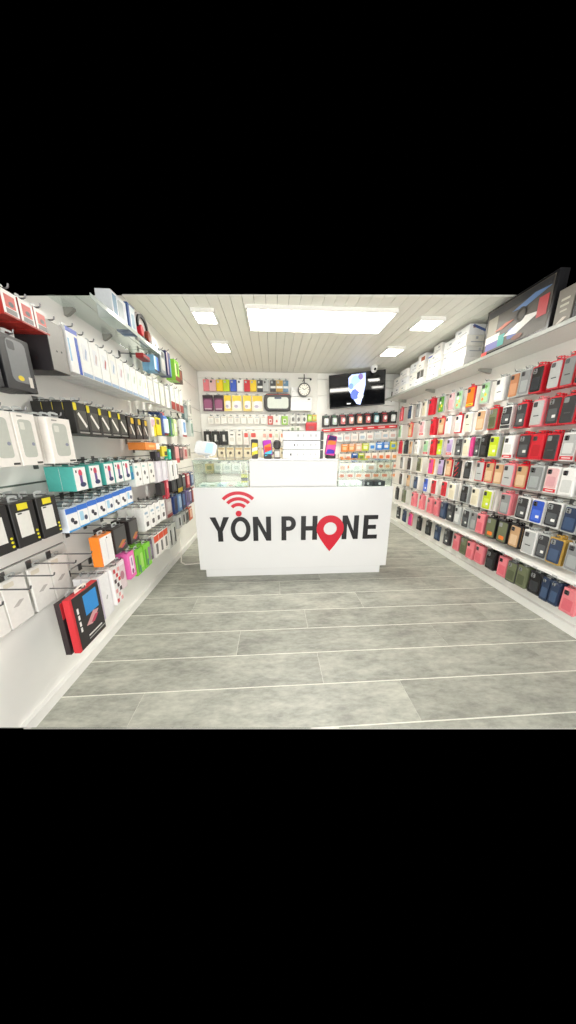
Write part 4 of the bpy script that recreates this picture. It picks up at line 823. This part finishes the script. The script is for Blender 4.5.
for k, (x0, x1, z0, z1) in enumerate(((1.945, 2.20, 2.42, 2.64), (1.935, 2.17, 2.14, 2.41))):
    o = build_box('junction_box', x1-x0, z1-z0, .09, ('dcdcd6', 'f0f0ec')[k], [('r', .2, .5, .08, .62, '4a4a48', 'slot')] if k else [('r', 0, .5, .9, .03, 'b8b8b2', 'seam_line')], False)
    o.location = ((x0+x1)/2, YP, z0); tag(o, ('pale grey box under the ceiling right of the television', 'white box with dark slot right of the television')[k], 'box')
dc = thing('dome_camera', (1.62, 4.40, ZC)); PART[dc.name] = []
P(dc, 'mount', finish(('dcm',), lambda bm: lathe(bm, [(.05, -.025), (.055, -.02), (.055, -.001), (.045, 0)])), mat('f0f0ee', .35)); P(dc, 'dome', finish(('dcd',), lambda bm: lathe(bm, [(.006, -.098), (.03, -.088), (.046, -.06), (.05, -.026)])), mat('efefec', .3)); P(dc, 'lens', poly_me('dcl', circ(.018, 14), -.054, -.04), mat('black', .15), (0, 0, -.055))
tag(dc, 'white dome security camera on the ceiling by the television', 'camera')
# right back panel
for k in range(9):
    a = 322+8.3*k
    c = ('cfd2ce', 'b9ccc0', 'd0787c', 'd8a098', 'dca890', 'c8686a', 'a8d2d8', 'c26468', 'd6dcd8')[k]
    BH('mouse_pack', 'black pack with round pale gadget, %s from left below the television' % ORD[k], 'gadget', FX(a, 1.89)+.005, FX(a+8, 1.89)-.005, 1.765+.009*k, 1.955+.009*k, '262324', (('rr', .04, .46, .6, .62, c, 'gadget_shape'), ('o', .1, .52, .36, .36, 'f0efec', 'gadget_shape'), ('r', -.1, .9, .6, .1, ('3a5a48', '3a6a4a', 'a82c34', 'b0303a', 'a83030', 'b03038', '2c6a72', 'b0343c', '3a4a44')[k], 'header')), .05)
rs = thing('red_header_rail', (1.575, YP-.012, 1.715), (0, R(-3.5), 0)); PART[rs.name] = []
P(rs, 'rail', box_me(-.69, .69, -.06, 0, 0, .055, .003), mat('cf2a2e', .4))
for k in range(7): P(rs, 'lettering_block', box_me(-.06, .06, -.0615, -.0598, .02, .036, 0), mat('ecd8d4', .4), (-.6+.2*k, 0, 0))
tag(rs, 'bright red header rail across the right back panel', 'sign')
rows = [(1.50, 1.625, 9, 328, 396, ['e6e6e2', 'e9e4de', 'd2d8d8', 'e8dcd4']), (1.33, 1.465, 8, 341, 396, ['e9dccb']), (1.15, 1.295, 9, 338, 397, ['efe2d2']), (1.00, 1.125, 9, 337, 397, ['e9ddcc']), (.84, .96, 7, 337, 397, ['e8e0d6'])]
for ri, (z0, z1, n, a, b, cs) in enumerate(rows):
    st = (b-a)/n
    for k in range(n):
        c = cs[k % len(cs)]; acc = ('e07a3c', 'd86a44', 'e89a5c', 'd88a70')[(k+ri) % 4]; nm = 'white pack with orange mark'
        if ri == 0: acc = ('c8c8c4', 'a8b8c4', 'd0b0a8')[k % 3]; nm = 'pale blister pack'
        if ri == 1:
            c, acc, nm = (('e88a40', 'f0c090', 'orange pack'), ('ea9450', 'f0d0a8', 'orange pack'), ('e6b898', 'f0e0d0', 'peach pack'), ('c8d838', 'eef0c0', 'lime pack'), ('dfe6e6', '3a86d0', 'white pack with blue mark'), ('4a90dc', 'e8f0f4', 'blue pack'), ('3f86d4', 'e9e8e0', 'blue pack'), ('d8d83a', '5a96d4', 'yellow pack with blue mark'))[k]
        if ri == 2 and k in (2, 3): c, acc, nm = (('2f6ab8', '1f3460', 'dark blue pack'), ('b8c83c', '6a8a3c', 'lime green pack'))[k-2]
        zz0 = z0+k*(.0085, .007, .004, .002, .001)[ri]
        BH('small_pack', '%s, %s from left, %s row below red rail' % (nm, ORD[k], ORD[ri]), 'pack', FX(a+st*k, z0)+.004, FX(a+st*(k+1), z0)-.006, zz0, zz0+z1-z0, c, (('rr', 0, .45, .62, .42, acc), ('r', 0, .86, .7, .1, 'efe9e2', 'printed_mark')), .04)

# ------------------------------------------------------------------ ceiling lights
LAMP = bpy.data.materials.new('lamp_diffuser'); LAMP.use_nodes = True
_b = LAMP.node_tree.nodes['Principled BSDF']; _b.inputs['Base Color'].default_value = (.9, .9, .9, 1); _b.inputs['Emission Color'].default_value = (1.0, .965, .875, 1); _b.inputs['Emission Strength'].default_value = PANEL_EMIT
def lamp(x0, x1, y0, y1, lab, grp=None):
    t = thing('ceiling_light', ((x0+x1)/2, (y0+y1)/2, ZC)); PART[t.name] = []
    hx, hy = (x1-x0)/2, (y1-y0)/2
    def frame(bm):
        for a, b, c, d in ((-hx, hx, -hy, -hy+.018), (-hx, hx, hy-.018, hy), (-hx, -hx+.018, -hy+.018, hy-.018), (hx-.018, hx, -hy+.018, hy-.018)): bm_box(bm, a, b, c, d, -.034, -.001)
    P(t, 'frame', finish(('lf', round(hx, 3), round(hy, 3), round(x0, 2), round(y0, 2)), frame), mat('efeee8', .4))
    P(t, 'diffuser', box_me(-hx+.018, hx-.018, -hy+.018, hy-.018, -.031, -.012, 0), LAMP)
    tag(t, lab, 'light', grp)
lamp(-.235, 1.19, 2.70, 3.17, 'large rectangular lit ceiling panel')
lamp(-.75, -.53, 2.79, 3.04, 'small square ceiling light at left nearer the front', 'small ceiling lights')
lamp(-.74, -.53, 3.54, 3.83, 'small square ceiling light at left nearer the back wall', 'small ceiling lights')
lamp(1.47, 1.73, 2.82, 3.07, 'small square ceiling light at right nearer the front', 'small ceiling lights')
lamp(1.47, 1.71, 3.58, 3.86, 'small square ceiling light at right nearer the television', 'small ceiling lights')
